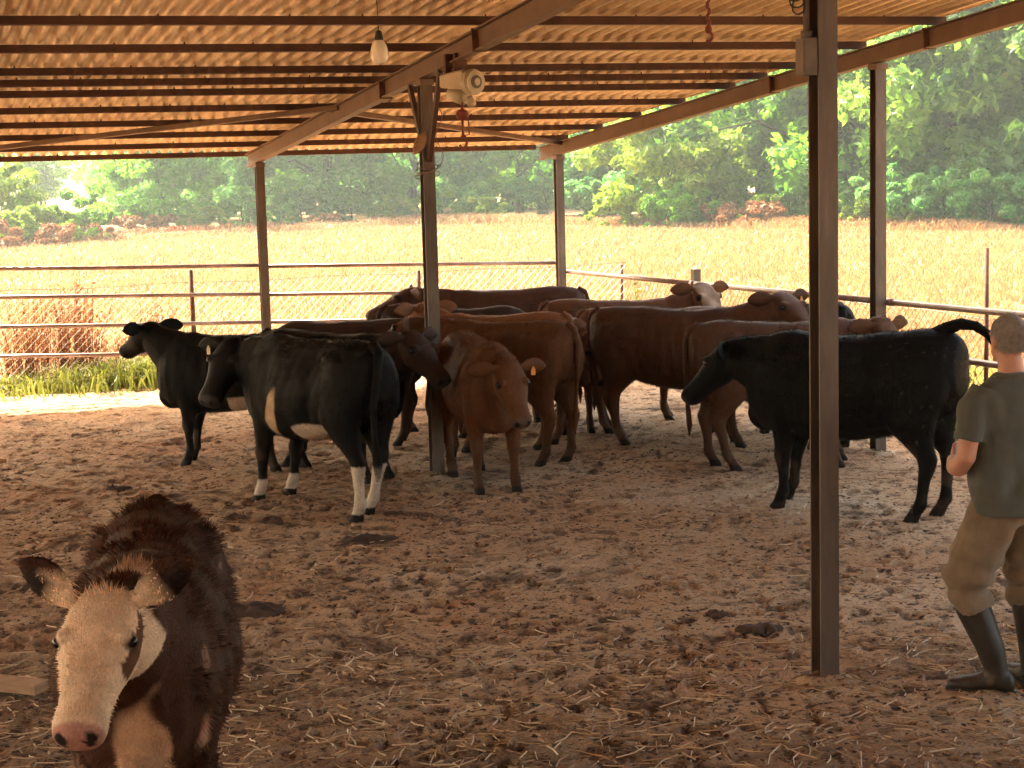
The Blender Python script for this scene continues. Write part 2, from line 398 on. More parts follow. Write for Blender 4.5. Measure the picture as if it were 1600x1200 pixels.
tag(obj('loose_straw', strands(ns, xs, ys, .13, .0021), M['straw_bits']), 'pale broken straw stalks strewn over the trampled dirt', 'straw', kind='stuff')

# a few larger cow pats
def pat(u, v, r, n):
    p = G(u, v); mb = MB(); rings = []
    for k, (q, hgt) in enumerate(((1, .0), (.93, .012), (.8, .022), (.62, .024), (.42, .034), (.2, .030))):
        rg = []
        for a in np.linspace(0, 6.283, 44, endpoint=False):
            rr_ = r * q * (.8 + .55 * float(vnoise(np.array(1.6 * math.cos(a) + n * 3.0), np.array(1.6 * math.sin(a)), seed=3)) + .35 * float(vnoise(np.array(5 * math.cos(a) + n * 5.0), np.array(5 * math.sin(a)), seed=4)))
            qx, qy = p[0] + rr_ * math.cos(a) * 1.25, p[1] + rr_ * math.sin(a)
            rg.append((qx, qy, float(hz(qx, qy)) + hgt * (.4 + 1.2 * float(vnoise(np.array(qx * 28.0), np.array(qy * 28.0), seed=6))) - .004))
        rings.append(rg)
    mb.loft(rings)
    return mb.build('cow_pat', M['clod'], None, True)
for i, (u, v, r, lb) in enumerate([
        (368, 813, .055, 'dark cow pat between the white faced cow and the black cow with white socks'), (424, 818, .055, 'dark cow pat just behind the hind leg of the white socked cow'),
        (185, 764, .07, 'flat dark cow pat behind the rump of the white faced cow'), (575, 842, .12, 'wide dark cow pat in front of the white hind leg'),
        (395, 955, .12, 'broad dark manure heap beside the white faced cow'), (1190, 985, .08, 'black cow pat to the side of the thick steel post'),
        (1120, 962, .05, 'small black cow pat in the open middle of the yard')]):
    tag(pat(u, v, r, i), lb, 'cow pat', 'cow pats on the yard floor')

# plank lying at the edge of the yard
p0 = G(-25, 1078); p1 = G(66, 1088); pb = MB()
pb.bar(p0 + Z * .045, p1 + Z * .045, .11, .05)
tag(pb.build('plank', M['wood']), 'dirty wooden plank lying on the ground beside the white faced cow', 'plank')

# ------------------------------------------------------------------ shed
shed = empty('open_shed', FAR)
tag(shed, 'open sided cattle shed with steel posts and corrugated sheet roof', 'shed')
off = -FAR
def part(mb, name, m, smooth=False, parent=None):
    mb.v = [tuple(np.array(p) + off) for p in mb.v]
    return mb.build(name, m, shed if parent is None else parent, smooth)
T_END = 25.0
S_MIN, S_MAX = -3 * BAY - .3, BAY + .05
def hbeam(mb, a, b, depth_dir, width_dir, dep, wid, tk=.009, web=.008):
    a = np.asarray(a); b = np.asarray(b); c = (a + b) / 2; ax = (b - a) / 2
    for sgn in (-1, 1):
        mb.box(c + depth_dir * sgn * (dep / 2 - tk / 2), ax, width_dir * wid / 2, depth_dir * tk / 2)
    mb.box(c, ax, width_dir * web / 2, depth_dir * (dep / 2 - tk))
EVp = np.cross(D, Z); EVp = EVp if EVp @ EV > 0 else -EVp    # level, square to the rafters
posts = [(0, 0), (0, 6.729), (0, 13.031), (1, 0), (1, 7.358), (-1, 0), (-1, 6.729), (-2, 0), (-2, 6.729), (1, 14.3), (0, 20), (-1, 20), (1, 20.5), (-2, 13.031)]
for s, tt in posts:
    a = SP(s * BAY, tt, -.1); b_ = SP(s * BAY, tt, RZ(tt) - .002)
    mb = MB(); hbeam(mb, a, b_, D, EVp, .10, .10)
    po = part(mb, 'post', M['steel'])
    q = MB(); q.box(SP(s * BAY, tt, .012), D * .085, EVp * .085, Z * .006); part(q, 'base_plate', M['rust'], parent=po)
    c0 = SP(s * BAY, tt, 0); q = MB(); rg = []
    for k_, (rq, hq) in enumerate(((.19, -.025), (.14, .002), (.10, .016), (.05, .03))):
        rg.append([(c0[0] + rq * (.75 + .6 * random.random()) * math.cos(a), c0[1] + rq * (.75 + .6 * random.random()) * math.sin(a), hq * (.6 + .8 * random.random())) for a in np.linspace(0, 6.283, 18, endpoint=False)])
    q.loft(rg); part(q, 'earth_mound', M['dirt'], True, parent=po)
    q = MB(); q.box(SP(s * BAY, tt, RZ(tt) - .03), D * .07, EVp * .056, Z * .024); part(q, 'cap_plate', M['rafter'], parent=po)
sd = np.array([-D[0], -D[1], SL]); sd = sd / np.linalg.norm(sd); un = np.cross(EVp, sd); un = un if un[2] > 0 else -un
for s in (-3, -2, -1, 0, 1):
    segs = [(-.62, 5.55), (5.57, 8.1), (8.12, T_END)]
    for a_, b_ in segs:
        dp = .16 if a_ != 5.57 else .15
        mb = MB(); hbeam(mb, SP(s * BAY, a_, RZ(a_) + .08), SP(s * BAY, b_, RZ(b_) + .08), un, EVp, dp, .085, .011, .009)
        rf = part(mb, 'rafter', M['rafter'])
    for tj in (5.56, 8.11):
        q = MB(); q.box(SP(s * BAY, tj, RZ(tj) + .08), sd * .008, EVp * .055, un * .085); part(q, 'splice_plate', M['rust'])
PT = [-.92, .2, 1.3, 2.4, 3.52, 4.66, 5.32, 5.96, 7.08, 8.25] + [8.25 + 1.14 * k for k in range(1, 15)]
zp = .163
for tt in PT:
    mb = MB(); zc = RZ(tt) + zp + .03
    # lipped channel: web and two flanges
    a, b_ = SP(S_MIN, tt, zc), SP(S_MAX, tt, zc); c = (a + b_) / 2; ax = (b_ - a) / 2
    mb.box(c + sd * .02, ax, sd * .003, un * .03)
    for q in (-1, 1): mb.box(c - sd * .003, ax, sd * .02, un * .003 + 0 * Z) if False else mb.box(c + un * q * .0265 - sd * .003, ax, sd * .02, un * .003)
    part(mb, 'purlin', M['purlin'])
# corrugated sheets, laid in rows that lap over a purlin
PITCHC, AMP = .13, .030
rowsT = [(-1.10, 5.45), (5.20, 11.9), (11.65, 18.4), (18.2, T_END + .2)]
col_w = 8 * PITCHC
ncols = int((S_MAX - S_MIN + .12) / col_w) + 1
zs0 = zp + .06 + AMP + .004
for ri, (t0, t1) in enumerate(rowsT):
    for ci in range(ncols):
        s0 = S_MAX + .06 - (ci + 1) * col_w; s1 = s0 + col_w + PITCHC * .5
        if ci == 0: s1 = s0 + col_w
        npt = int(round((s1 - s0) / PITCHC * 12)) + 1
        ss = np.linspace(s0, s1, npt); jt = random.uniform(-.03, .03); lift = .008 * ri + (.003 if ci % 2 else 0)
        V = []
        for tt in np.linspace(t0 + jt, t1 + jt, 4):
            for q in ss:
                V.append(SP(q, tt, RZ(tt) + zs0 + lift + AMP * max(-1, min(1, 1.5 * math.sin(q / PITCHC * 2 * math.pi))) + .004 * math.sin(q * 3.1 + tt)) + off)
        V = np.array(V); n = len(ss)
        I = (np.arange(3)[:, None] * n + np.arange(n - 1)[None]).reshape(-1)
        Fq = np.stack([I, I + 1, I + n + 1, I + n], -1)
        obj('roof_sheet', npmesh('roof_sheet', V, Fq), M['sheet'], shed)
bw = MB(); a = SP(-3 * BAY - .3, T_END - .6, 2.2); b_ = SP(BAY + .1, T_END - .6, 2.2); bw.bar(a, b_, .2, 4.9); bw = bw.build('fill_cut_wall', M['wood']); tag(bw, kind='structure')  # unseen wall, added behind the camera to cut the front fill light
# hook bolts that hold the sheets to the purlins
mb = MB()
for tt in PT[:13]:
    q = S_MIN + random.random()
    while q < S_MAX:
        c = SP(q, tt - .03, RZ(tt) + zp + .05); mb.tube([c + Z * .03, c - Z * .012, c - Z * .03 + sd * .02], [.006, .008, .005], 5); q += random.choice((.52, .65, .91))
hb = part(mb, 'hook_bolts', M['rust']); hb['kind'] = 'stuff'
# wind braces crossing under the purlins, and knee struts on the middle post
for (sa, ta, sb, tb) in ((-1, .2, 0, 6.2 - 2.3), (0, 3.7, 1, .1)):
    mb = MB(); mb.bar(SP(sa * BAY, ta, RZ(ta) + .135), SP(sb * BAY, tb, RZ(tb) + .135), .06, .05, un)
    part(mb, 'wind_brace', M['rafter'])
for sg, hgt in ((-1, .62), (1, .66)):
    mb = MB(); tb = 6.729 + sg * .42
    mb.bar(SP(-.0, 6.729 + sg * .055, RZ(6.729) - hgt), SP(-.0, tb, RZ(tb) - .004), .05, .035, EVp)
    part(mb, 'knee_strut', M['purlin'])
# wooden wedge and tie wire on the middle post
mb = MB(); pc = A(656, 224, MID[1] - .16)
ax = np.array([.05, 0, .095]); ax /= np.linalg.norm(ax); sx = np.cross(ax, [0, 1, 0]); rings = []
for q, r in ((-.10, .006), (-.07, .028), (-.02, .045), (.03, .045), (.075, .028), (.105, .006)):
    rings.append([pc + ax * q + sx * r * math.cos(a) + np.array([0, 1, 0]) * .018 * math.sin(a) for a in np.linspace(0, 6.283, 12, endpoint=False)])
mb.loft(rings); tag(mb.build('wooden_wedge', M['wood'], None, True), 'brown wooden wedge jammed at the braces of the middle post', 'wedge')
mb = MB()
for k in range(4):
    cz = RZ(6.729) - .70 - .025 * k
    mb.tube([SP(0, 6.729, cz) + EVp * (.085 + .02 * (k % 2)) * math.cos(a) + D * (.085 + .015 * (k % 3)) * math.sin(a) + Z * .03 * math.sin(a + k) for a in np.linspace(0, 6.283, 20)], .004, 5)
mb.tube([SP(0, 6.729, RZ(6.729) - .7) + EVp * .11 + Z * q + EVp * .03 * math.sin(q * 20) for q in np.linspace(0, .55, 14)], .004, 5)
tag(mb.build('wire_coil', M['wire'], None, True), 'loose coil of wire wound round the top of the middle post', 'wire')

# electric hoist under the middle rafter
ht = 7.55
hp = SP(0, ht, RZ(ht)) - 0 * Z
hoist = empty('electric_hoist', hp); tag(hoist, 'white electric hoist hanging under the rafter beside the middle post', 'hoist')
H_ = lambda mb, name, m, smooth=False, parent=None: obj(name, (setattr(mb, 'v', [tuple(np.array(p) - hp) for p in mb.v]), mb.mesh(name, smooth))[1], m, hoist if parent is None else parent)
mb = MB(); hx = np.array([.66, -.75, 0]); hx /= np.linalg.norm(hx); hyv = np.cross(Z, hx)
hc = hp - Z * .155 + hx * .06
rings = []
for q, hw, hh_ in ((-.19, .05, .035), (-.17, .075, .05), (.08, .08, .075), (.10, .075, .07)):
    rings.append([hc + hx * q + hyv * (hw * sx_) + Z * (hh_ * sz_ + .02) for sx_, sz_ in ((-1, -.8), (-.8, -1), (.8, -1), (1, -.8), (1, .8), (.8, 1), (-.8, 1), (-1, .8))])
mb.loft(rings); H_(mb, 'housing', M['white_paint'])
mb = MB(); rc = hc + hx * .13
for q0, q1, r in ((-.03, .02, .098), (.02, .045, .088)):
    mb.tube([rc + hx * q0, rc + hx * q1], r, 24)
dr = H_(mb, 'drum_cover', M['white_paint'])
mb = MB(); mb.tube([rc + hx * .046, rc + hx * .052], .05, 20); H_(mb, 'drum_hub', M['grey_plastic'], parent=dr)
mb = MB(); mb.tube([rc + hx * .053, rc + hx * .060], .028, 16); H_(mb, 'hub_cap', M['white_paint'], parent=dr)
mb = MB(); mb.tube([hc - hx * .12 - Z * .07, hc + hx * .02 - Z * .115], .055, 14); mb.tube([hc + hx * .08 - Z * .12, hc + hx * .12 - Z * .17], .035, 10)
H_(mb, 'motor', M['white_paint'], True)
mb = MB(); mb.box(hp - Z * .03 - hx * .06, hx * .012, hyv * .06, Z * .10); mb.box(hp - Z * .03 + hx * .05, hx * .012, hyv * .06, Z * .10); mb.tube([hp - hx * .06 - Z * .05, hp + hx * .05 - Z * .05], .012, 8)
H_(mb, 'hanger', M['rust'])
mb = MB(); kb = hc - Z * .24 + hx * .0
mb.ell(kb, (.05, .04, .045)); mb.tube([kb + Z * .04, kb + Z * .14], .012, 8)
mb.tube([kb - Z * .03, kb - Z * .17], .009, 8)
mb.tube([kb - Z * .16 + hx * .045 * math.sin(a) - Z * .045 * (1 - math.cos(a)) for a in np.linspace(-.5, 4.2, 16)], .010, 7)
mb.tube([kb + hx * .07 - Z * .02, kb + hx * .075 - Z * .15, kb + hx * .02 - Z * .155], .006, 6)
H_(mb, 'hook_block', M['red_rust'], True)

# pendant lamp
bp = A(592, 62, 9.9); lamp = empty('pendant_lamp', bp); tag(lamp, 'white opal bulb lamp hanging on a thin wire from the roof', 'lamp')
def rel(mb, base, name, m, parent, smooth=True):
    mb.v = [tuple(np.array(p) - base) for p in mb.v]; return mb.build(name, m, parent, smooth)
mb = MB(); prof = [(0, .024), (-.012, .03), (-.03, .042), (-.06, .05), (-.095, .05), (-.118, .044), (-.132, .03), (-.138, .01)]
mb.loft([[bp + np.array([r * math.cos(a), r * math.sin(a), q]) for a in np.linspace(0, 6.283, 20, endpoint=False)] for q, r in prof]); rel(mb, bp, 'bulb', M['opal'], lamp)
mb = MB(); mb.tube([bp + Z * .052, bp + Z * .045, bp + Z * .03, bp + Z * .012, bp - Z * .004], [.008, .018, .02, .026, .026], 14); rel(mb, bp, 'socket', M['black_plastic'], lamp)
tl = -((bp - FAR) @ D); zr = RZ(tl) + zp
mb = MB(); mb.tube([bp + Z * .05, bp + Z * .2 - EV * .004, np.array([bp[0] - .01, bp[1], (bp[2] + zr) / 2]), np.array([bp[0] - .015, bp[1], zr])], .003, 6); rel(mb, bp, 'wire', M['black_plastic'], lamp)

# red hook hanging from the roof
kp = A(1107, 50, 8.6); tl = -((kp - FAR) @ D); mb = MB()
zr = RZ(tl) + zp
mb.tube([np.array([kp[0], kp[1], zr]), kp + Z * .16], .006, 7)
for k in range(5): mb.ell(kp + Z * (.16 - .03 * k) + np.array([.004 * (-1)**k, 0, 0]), (.010, .012, .020), 8, 6)
mb.ell(kp + Z * .012, (.018, .018, .022), 10, 7)
mb.tube([kp + np.array([.02 * math.sin(a), 0, -.022 * (1 - math.cos(a))]) for a in np.linspace(-.4, 3.8, 14)], .007, 7)
tag(mb.build('hanging_hook', M['red_rust'], None, True), 'dark red iron hook hanging on a short chain under the roof', 'hook')

# switch box and cable on the thick near post
bx0 = NEAR - EVp * .085 + Z * A(1252, 90, NEAR[1])[2]
sb = empty('switch_box', bx0); tag(sb, 'grey switch box with conduit screwed high on the thick steel post', 'switch box')
mb = MB(); mb.box(bx0, EVp * .032, D * .045, Z * .085); mb.box(bx0 - EVp * .033, EVp * .004, D * .036, Z * .07); rel(mb, bx0, 'box_body', M['grey_plastic'], sb, False)
mb = MB(); mb.tube([bx0 + Z * .08, bx0 + Z * .12], .028, 12); mb.tube([bx0 + Z * .11, bx0 + Z * .9], .016, 8); rel(mb, bx0, 'conduit', M['grey_plastic'], sb)
mb = MB()
for k in range(3):
    mb.tube([bx0 + Z * (.27 + .03 * k) - EVp * (.02 + (.035 + .012 * k) * (1 - math.cos(a)) * .6) + Z * .075 * math.sin(a) + D * .03 * math.sin(a * 2) for a in np.linspace(0, 6.283, 18)], .0045, 5)
rel(mb, bx0, 'cable', M['black_plastic'], sb)

# ------------------------------------------------------------------ pipe rail fences
pf = empty('pipe_fence', FAR); tag(pf, 'four rail steel pipe fence along the far open side of the shed', 'fence')
for k, zz in enumerate((1.44, 1.10, .775, .43)):
    for (sa, sb_) in ((-3, -1), (-1, 0), (0, 1)):
        mb = MB(); a = SP(sa * BAY + .0, -.075, zz - .034 * sa * BAY + random.uniform(-.01, .01)); b_ = SP(sb_ * BAY - .01, -.075, zz - .034 * sb_ * BAY + random.uniform(-.01, .01))
        mb.tube([a, (a + b_) / 2 - Z * random.uniform(0, .012), b_], .024, 10); rel(mb, FAR, 'rail', M['pipe'], pf)
rf_ = empty('pipe_fence', COR); tag(rf_, 'steel pipe fence running along the side of the shed behind the cattle', 'fence')
for zz in (1.21, .80, .42):
    for (ta, tb) in ((-.06, 3.6), (3.6, 7.4), (7.4, 13.6)):
        mb = MB(); a = SP(BAY, ta, zz + .012 * ta) + EVp * .078; b_ = SP(BAY, tb, zz + .012 * tb) + EVp * .078
        mb.tube([a, b_], .027, 10)
        if ta > 0: mb.tube([a - (b_ - a) * .008, a + (b_ - a) * .012], .033, 10)
        rel(mb, COR, 'rail', M['pipe'], rf_)
mb = MB(); q = SP(BAY, 3.55, 0) + EVp * .14; mb.box(q + Z * .68, D * .04, EVp * .04, Z * .72); rel(mb, COR, 'post', M['steel'], rf_, False)

# chain link fences outside
def chain(name, label, p, dirv, L, H, postspots, droop=.03):
    base = empty(name, p); tag(base, label, 'fence')
    nrm = np.cross(dirv, Z); cell = .105; mb = MB(); r = .0032
    def wire(a, b_):
        pts = []
        d_ = (b_ - a); nn = np.array([nrm * r, (-nrm * .5 + Z * .87) * r, (-nrm * .5 - Z * .87) * r])
        V = [a + q for q in nn] + [b_ + q for q in nn]
        mb.add(V, [(0, 1, 4, 3), (1, 2, 5, 4), (2, 0, 3, 5)])
    k = -H
    while k < L:
        for sg in (1, -1):
            x0, x1 = k, k + H
            za, zb = (0, H) if sg > 0 else (H, 0)
            if x0 < 0: za = za + (zb - za) * (-x0 / H); x0 = 0
            if x1 > L: zb = za + (zb - za) * ((L - x0) / (x1 - x0)); x1 = L
            if x1 - x0 > .02:
                wire(p + dirv * x0 + Z * (za + .03) + nrm * .003 * sg, p + dirv * x1 + Z * (zb + .03) + nrm * .003 * sg)
        k += cell
    nm = rel(mb, p, 'wire_mesh', M['wire'], base, False); nm['kind'] = 'stuff'
    mb = MB(); n = 40; mb.tube([p + dirv * L * i / n + Z * (H + .02 + .012 * math.sin(i * 1.3)) for i in range(n + 1)], .0035, 5); rel(mb, p, 'top_wire', M['wire'], base)
    for x, hh_, rr in postspots:
        mb = MB(); a = p + dirv * x + nrm * .03; ln = random.uniform(-.03, .03)
        mb.tube([a - Z * .1, a + Z * hh_ * .5 + dirv * ln * .4, a + Z * hh_ + dirv * ln], [rr, rr * .95, rr * .9], 9); rel(mb, p, 'post', M['rust'], base)
cb = SP(-3 * BAY, -1.0, 0); xx = lambda u, v, z: float((G(u, v, z) - cb) @ EV)
chain('chain_link_fence', 'chain link wire fence with thin rusty posts beyond the pipe rails', cb, EV, 3 * BAY + BAY + 1.3, 1.20,
      [(float((np.array([-3.92, 21.09, 0]) - cb) @ EV), 1.38, .032), (float((np.array([-1.18, 21.95, 0]) - cb) @ EV), 1.25, .03), (1.5, 1.3, .03), (4.3, 1.3, .03)])
cr = SP(BAY, -1.0, 0) + EVp * 1.3
dr_ = -D
chain('chain_link_fence', 'chain link wire fence with leaning posts in the dry grass beside the shed', cr, dr_, 14.0, 1.05,
      [(float((np.array([1.55, 22.9, 0]) - cr) @ dr_), 1.20, .025), (float((np.array([4.25, 15.2, 0]) - cr) @ dr_), 1.70, .022), (4.0, 1.1, .02), (12.3, 1.4, .02)])

# ------------------------------------------------------------------ vegetation
def blades(n, x, y, hgt, wid, lean=.35, z0=-.05, seg=1, droop=0.0):
    a = RNG.random(n) * 6.28; l = lean * hgt * RNG.normal(0, 1, n)
    dx, dy = np.cos(a) * l, np.sin(a) * l
    fa = RNG.normal(0, .6, n)                       # blade faces
    px, py = np.cos(fa) * wid, np.sin(fa) * wid
    if seg == 1:
        P = [np.stack([x - px, y - py, z0 + 0 * x], -1), np.stack([x + px, y + py, z0 + 0 * x], -1), np.stack([x + dx, y + dy, z0 + hgt], -1)]
        V = np.stack(P, 1).reshape(-1, 3); F_ = np.arange(3 * n).reshape(-1, 3); k = 3
    else:
        P = [np.stack([x - px, y - py, z0 + 0 * x], -1), np.stack([x + px, y + py, z0 + 0 * x], -1),
             np.stack([x + dx * .4 - px * .8, y + dy * .4 - py * .8, z0 + hgt * .6], -1), np.stack([x + dx * .4 + px * .8, y + dy * .4 + py * .8, z0 + hgt * .6], -1),
             np.stack([x + dx * 1.3, y + dy * 1.3, z0 + hgt * (1 - droop)], -1), np.stack([x + dx * 1.3 + px * .2, y + dy * 1.3, z0 + hgt * (1 - droop)], -1)]
        V = np.stack(P, 1).reshape(-1, 3); F_ = (np.array([[0, 1, 3, 2], [2, 3, 5, 4]])[None] + (np.arange(n) * 6)[:, None, None]).reshape(-1, 4); k = 6
    return V, F_, k
def blade_obj(name, V, F_, k, n, m, label, cat):
    tone = np.repeat(np.clip(RNG.normal(.55, .2, n), 0, 1), k)
    return tag(obj(name, npmesh(name, V, F_, {'tone': tone}, smooth=False), M[m]), label, cat, kind='stuff')
def outside(x, y):
    """beyond the fence lines of the yard"""
    q = np.stack([x, y], -1) - FAR[:2]
    sd_ = q @ D[:2]; se = (np.stack([x, y], -1) - COR[:2]) @ EVp[:2]
    return (sd_ > .75) | (se > .95)
# dry field
n = 170000
y = 14 + 75 * RNG.random(n) ** 1.5; x = y * (RNG.random(n) * .84 - .42)
k = outside(x, y) & (y > 14); x, y = x[k], y[k]; n = len(x)
tuft = .55 + .9 * vnoise(x * .35, y * .35, seed=4)
V, F_, kk = blades(n, x, y, (.09 + .10 * RNG.random(n)) * tuft, .006 + .0006 * y, .8, -.09)
blade_obj('dry_grass', V, F_, kk, n, 'straw', 'short dry straw coloured grass covering the sunlit field', 'grass')
# taller dry grass along the trees
def edge_y(x, y0=None):
    u = x
    return np.interp(u, [-34, -20, -12, -6, 0, 5, 11, 16, 30], [72, 73, 80, 86, 84, 76, 68, 63, 58])
n = 26000
x = RNG.random(n) * 62 - 34; y = edge_y(x) + RNG.normal(0, 1.3, n) - 1
V, F_, kk = blades(n, x, y, .12 + .5 * RNG.random(n) * (.2 + vnoise(x * .5, y * .1, seed=31)), .03, .5, -.09, 2, .15)
blade_obj('tall_dry_grass', V, F_, kk, n, 'straw', 'tall dry grass fringing the field edge below the trees', 'grass')
n = 6000
x = RNG.random(n) * 62 - 34; x = x[vnoise(x * .22, 0 * x, seed=8) > .45]; n = len(x); y = edge_y(x) + RNG.normal(0, .9, n)
V, F_, kk = blades(n, x, y, .15 + .5 * RNG.random(n), .035, .6, -.09, 2, .2)
blade_obj('dead_bracken', V, F_, kk, n, 'rustweed', 'rusty brown dead bracken under the far trees', 'bracken')
# green weeds at the foot of the far fence, yellow grass beyond the side fence
n = 9000
s = RNG.random(n) * 10 - 9.8; tt = -RNG.normal(.95, .28, n); P = np.array([SP(a, b_, 0) for a, b_ in zip(s, tt)])
V, F_, kk = blades(n, P[:, 0], P[:, 1], (.10 + .42 * RNG.random(n)) * (.4 + vnoise(P[:, 0] * 1.5, P[:, 1] * 1.5, seed=12)), .011, .5, -.06, 2, .25)
blade_obj('green_weeds', V, F_, kk, n, 'greengrass', 'green weeds growing along the foot of the far fence', 'weeds')
n = 16000
s = .9 + 2.6 * RNG.random(n) ** 1.3; tt = -2 + 14 * RNG.random(n); P = SP(BAY, 0, 0) + EVp * s[:, None] - D * tt[:, None]
V, F_, kk = blades(n, P[:, 0], P[:, 1], (.12 + .42 * RNG.random(n)) * (.35 + vnoise(P[:, 0] * 1.3, P[:, 1] * 1.3, seed=13)), .009, .5, -.08, 2, .25)
blade_obj('yellow_grass', V, F_, kk, n, 'yellowgrass', 'lush yellow green grass beyond the side fence', 'grass')

# tall dry weeds (plants) at the fence
def weed(p, H, nst, spread, m, label, leafsize=.03, cat='plant'):
    root = empty('weed_plant', p); tag(root, label, cat, 'dry weeds at the fences')
    st = MB(); LV = []
    for k in range(nst):
        a = random.random() * 6.28; r = spread * random.random(); hh_ = H * random.uniform(.6, 1.0)
        tip = np.array([r * math.cos(a), r * math.sin(a), hh_]); b0 = np.array([tip[0] * .15, tip[1] * .15, -.08])
        midp = (b0 + tip) / 2 + np.array([tip[0] * -.12, tip[1] * -.12, .05])
        st.tube([b0, midp, tip], [.007, .005, .002], 5)
        for q in range(int(26 * hh_)):
            f_ = random.uniform(.25, 1.0); base = (b0 * (1 - f_) + tip * f_) + np.array([random.gauss(0, .008), random.gauss(0, .008), 0])
            d_ = np.array([random.gauss(0, 1), random.gauss(0, 1), random.uniform(.2, 1.4)]); d_ /= np.linalg.norm(d_)
            sd_ = np.cross(d_, [random.random(), random.random(), .3]); sd_ /= np.linalg.norm(sd_); L = leafsize * random.uniform(.7, 2.2)
            LV.append([base, base + d_ * L * .5 + sd_ * L * .22, base + d_ * L, base + d_ * L * .5 - sd_ * L * .22])
    st.build('stems', M['rustweed'], root)
    LV = np.array(LV); n = len(LV)
    so = root.children[0]
    a = so.data.attributes.new('tone', 'FLOAT', 'POINT'); a.data.foreach_set('value', np.full(len(so.data.vertices), .4, np.float32))
    obj('leaves', npmesh('leaves', LV.reshape(-1, 3), np.arange(4 * n).reshape(-1, 4), {'tone': np.repeat(RNG.random(n), 4)}, False), M[m], root)
fb = lambda u, v, t_: (lambda r: _C + r * (((SP(0, t_, 0) - _C) @ np.cross(EV, Z)) / (r @ np.cross(EV, Z))))(ray(u, v))
ls = [(142, 1.0), (105, 1.0), (75, .9), (45, .95), (250, .85), (128, 1.05), (118, .85), (96, .75), (60, .7), (30, .8), (10, .55), (152, .5), (240, .7), (265, .75), (215, .55), (330, .5), (185, .45)]
for i, (u, h_) in enumerate(ls):
    p = fb(u, 560, -1.35 - .25 * (i % 3)); p[2] = 0
    weed(p, h_ * 1.25, 18, .36, 'rustweed', 'rust brown dried weed standing behind the far chain link fence')
for (u, v, y, h_, m, lb) in ((1435, 470, 16.6, 1.05, 'straw', 'tall straw coloured thistle beyond the side fence near the outer post'), (1590, 470, 14.8, .95, 'rustweed', 'rusty dry weed beyond the side fence behind the man'),
                             (1415, 470, 15.9, .9, 'rustweed', 'low rusty weed beyond the side fence just past the outer post'), (1505, 470, 15.4, .85, 'rustweed', 'sparse brown weed beyond the side fence beside the leaning post'), (1330, 470, 17.5, .9, 'rustweed', 'brown weed beyond the side fence between thick post and outer post'), (1000, 455, 22.3, 1.15, 'greengrass', 'leafy green weed behind the side fence above the brown cattle'), (1040, 455, 21.6, .9, 'rustweed', 'thin brown weed behind the side fence beside the leafy green weed'), (955, 450, 23.2, .95, 'yellowgrass', 'pale yellow weed in the corner between both chain link fences')):
    p = A(u, v, y); p[2] = -.05; weed(p, h_, 8, .24, m, lb, .04)

# trees
def crown(seed, W_, H_, z0, nclump, nleaf, lsize, shape=1.0):
    r = np.random.default_rng(seed)
    # clumps spread over a lumpy ellipsoid
    ph = np.arccos(1 - 2 * r.random(nclump)); az = r.random(nclump) * 6.28; rad = r.random(nclump) ** .38
    bump_ = .72 + .5 * r.random(nclump)
    cx = W_ / 2 * np.sin(ph) * np.cos(az) * rad * bump_; cy = W_ / 2 * np.sin(ph) * np.sin(az) * rad * bump_
    cz = z0 + H_ / 2 + H_ / 2 * np.cos(ph) * rad * bump_
    taper = np.clip(1.1 - .55 * shape * np.clip((cz - z0) / H_ - .45, 0, 1), .5, 1.2); cx *= taper; cy *= taper
    cr_ = (.35 + .55 * r.random(nclump)) * (W_ / 7.5)
    id_ = r.integers(0, nclump, nleaf)
    d_ = r.normal(0, 1, (nleaf, 3)); d_ /= np.linalg.norm(d_, axis=1, keepdims=True); rr = r.random(nleaf) ** .35
    P = np.stack([cx, cy, cz], -1)[id_] + d_ * (cr_[id_] * rr)[:, None] * np.array([1.1, 1.1, .75])
    nrm = d_ * .5 + r.normal(0, .6, (nleaf, 3)) + np.array([0, 0, .5]); nrm /= np.linalg.norm(nrm, axis=1, keepdims=True)
    t1 = np.cross(nrm, r.normal(0, 1, (nleaf, 3))); t1 /= np.linalg.norm(t1, axis=1, keepdims=True) + 1e-9; t2 = np.cross(nrm, t1)
    L = (lsize * (.55 + .9 * r.random(nleaf)))[:, None]
    q = [P - t1 * L, P + t2 * L * .5 + nrm * L * .12, P + t1 * L, P - t2 * L * .5 + nrm * L * .12]
    V = np.stack(q, 1).reshape(-1, 3); F_ = np.arange(4 * nleaf).reshape(-1, 4)
    clt = r.random(nclump)
    tone = np.clip(.25 + .5 * clt[id_] * .9 + r.normal(0, .16, nleaf), 0, 1)
    return V, F_, np.repeat(tone, 4), np.stack([cx, cy, cz], -1)
def trunkmesh(seed, H_, rad, pts):
    r = random.Random(seed); mb = MB()
    bend = [(r.uniform(-.05, .05) * H_, r.uniform(-.05, .05) * H_) for _ in range(5)]
    zs = [-.3, .15 * H_, .35 * H_, .55 * H_, .8 * H_]; ps = []; bx, by = 0, 0
    for z_, (a, b_) in zip(zs, bend):
        ps.append(np.array([bx, by, z_])); bx += a * .6; by += b_ * .6
    mb.tube(ps, [rad * 1.35, rad, rad * .8, rad * .55, rad * .2], 9)
    idx = list(range(len(pts))); r.shuffle(idx)
    for k in idx[:9]:
        tgt = pts[k]; b0 = ps[1] + (ps[3] - ps[1]) * r.random()
        if tgt[2] < b0[2]: b0 = ps[1]
        mid_ = (b0 + tgt) / 2 + np.array([0, 0, .08 * H_])
        mb.tube([b0, mid_, tgt], [rad * .38, rad * .22, rad * .07], 6)
    return mb
PROTO = {}
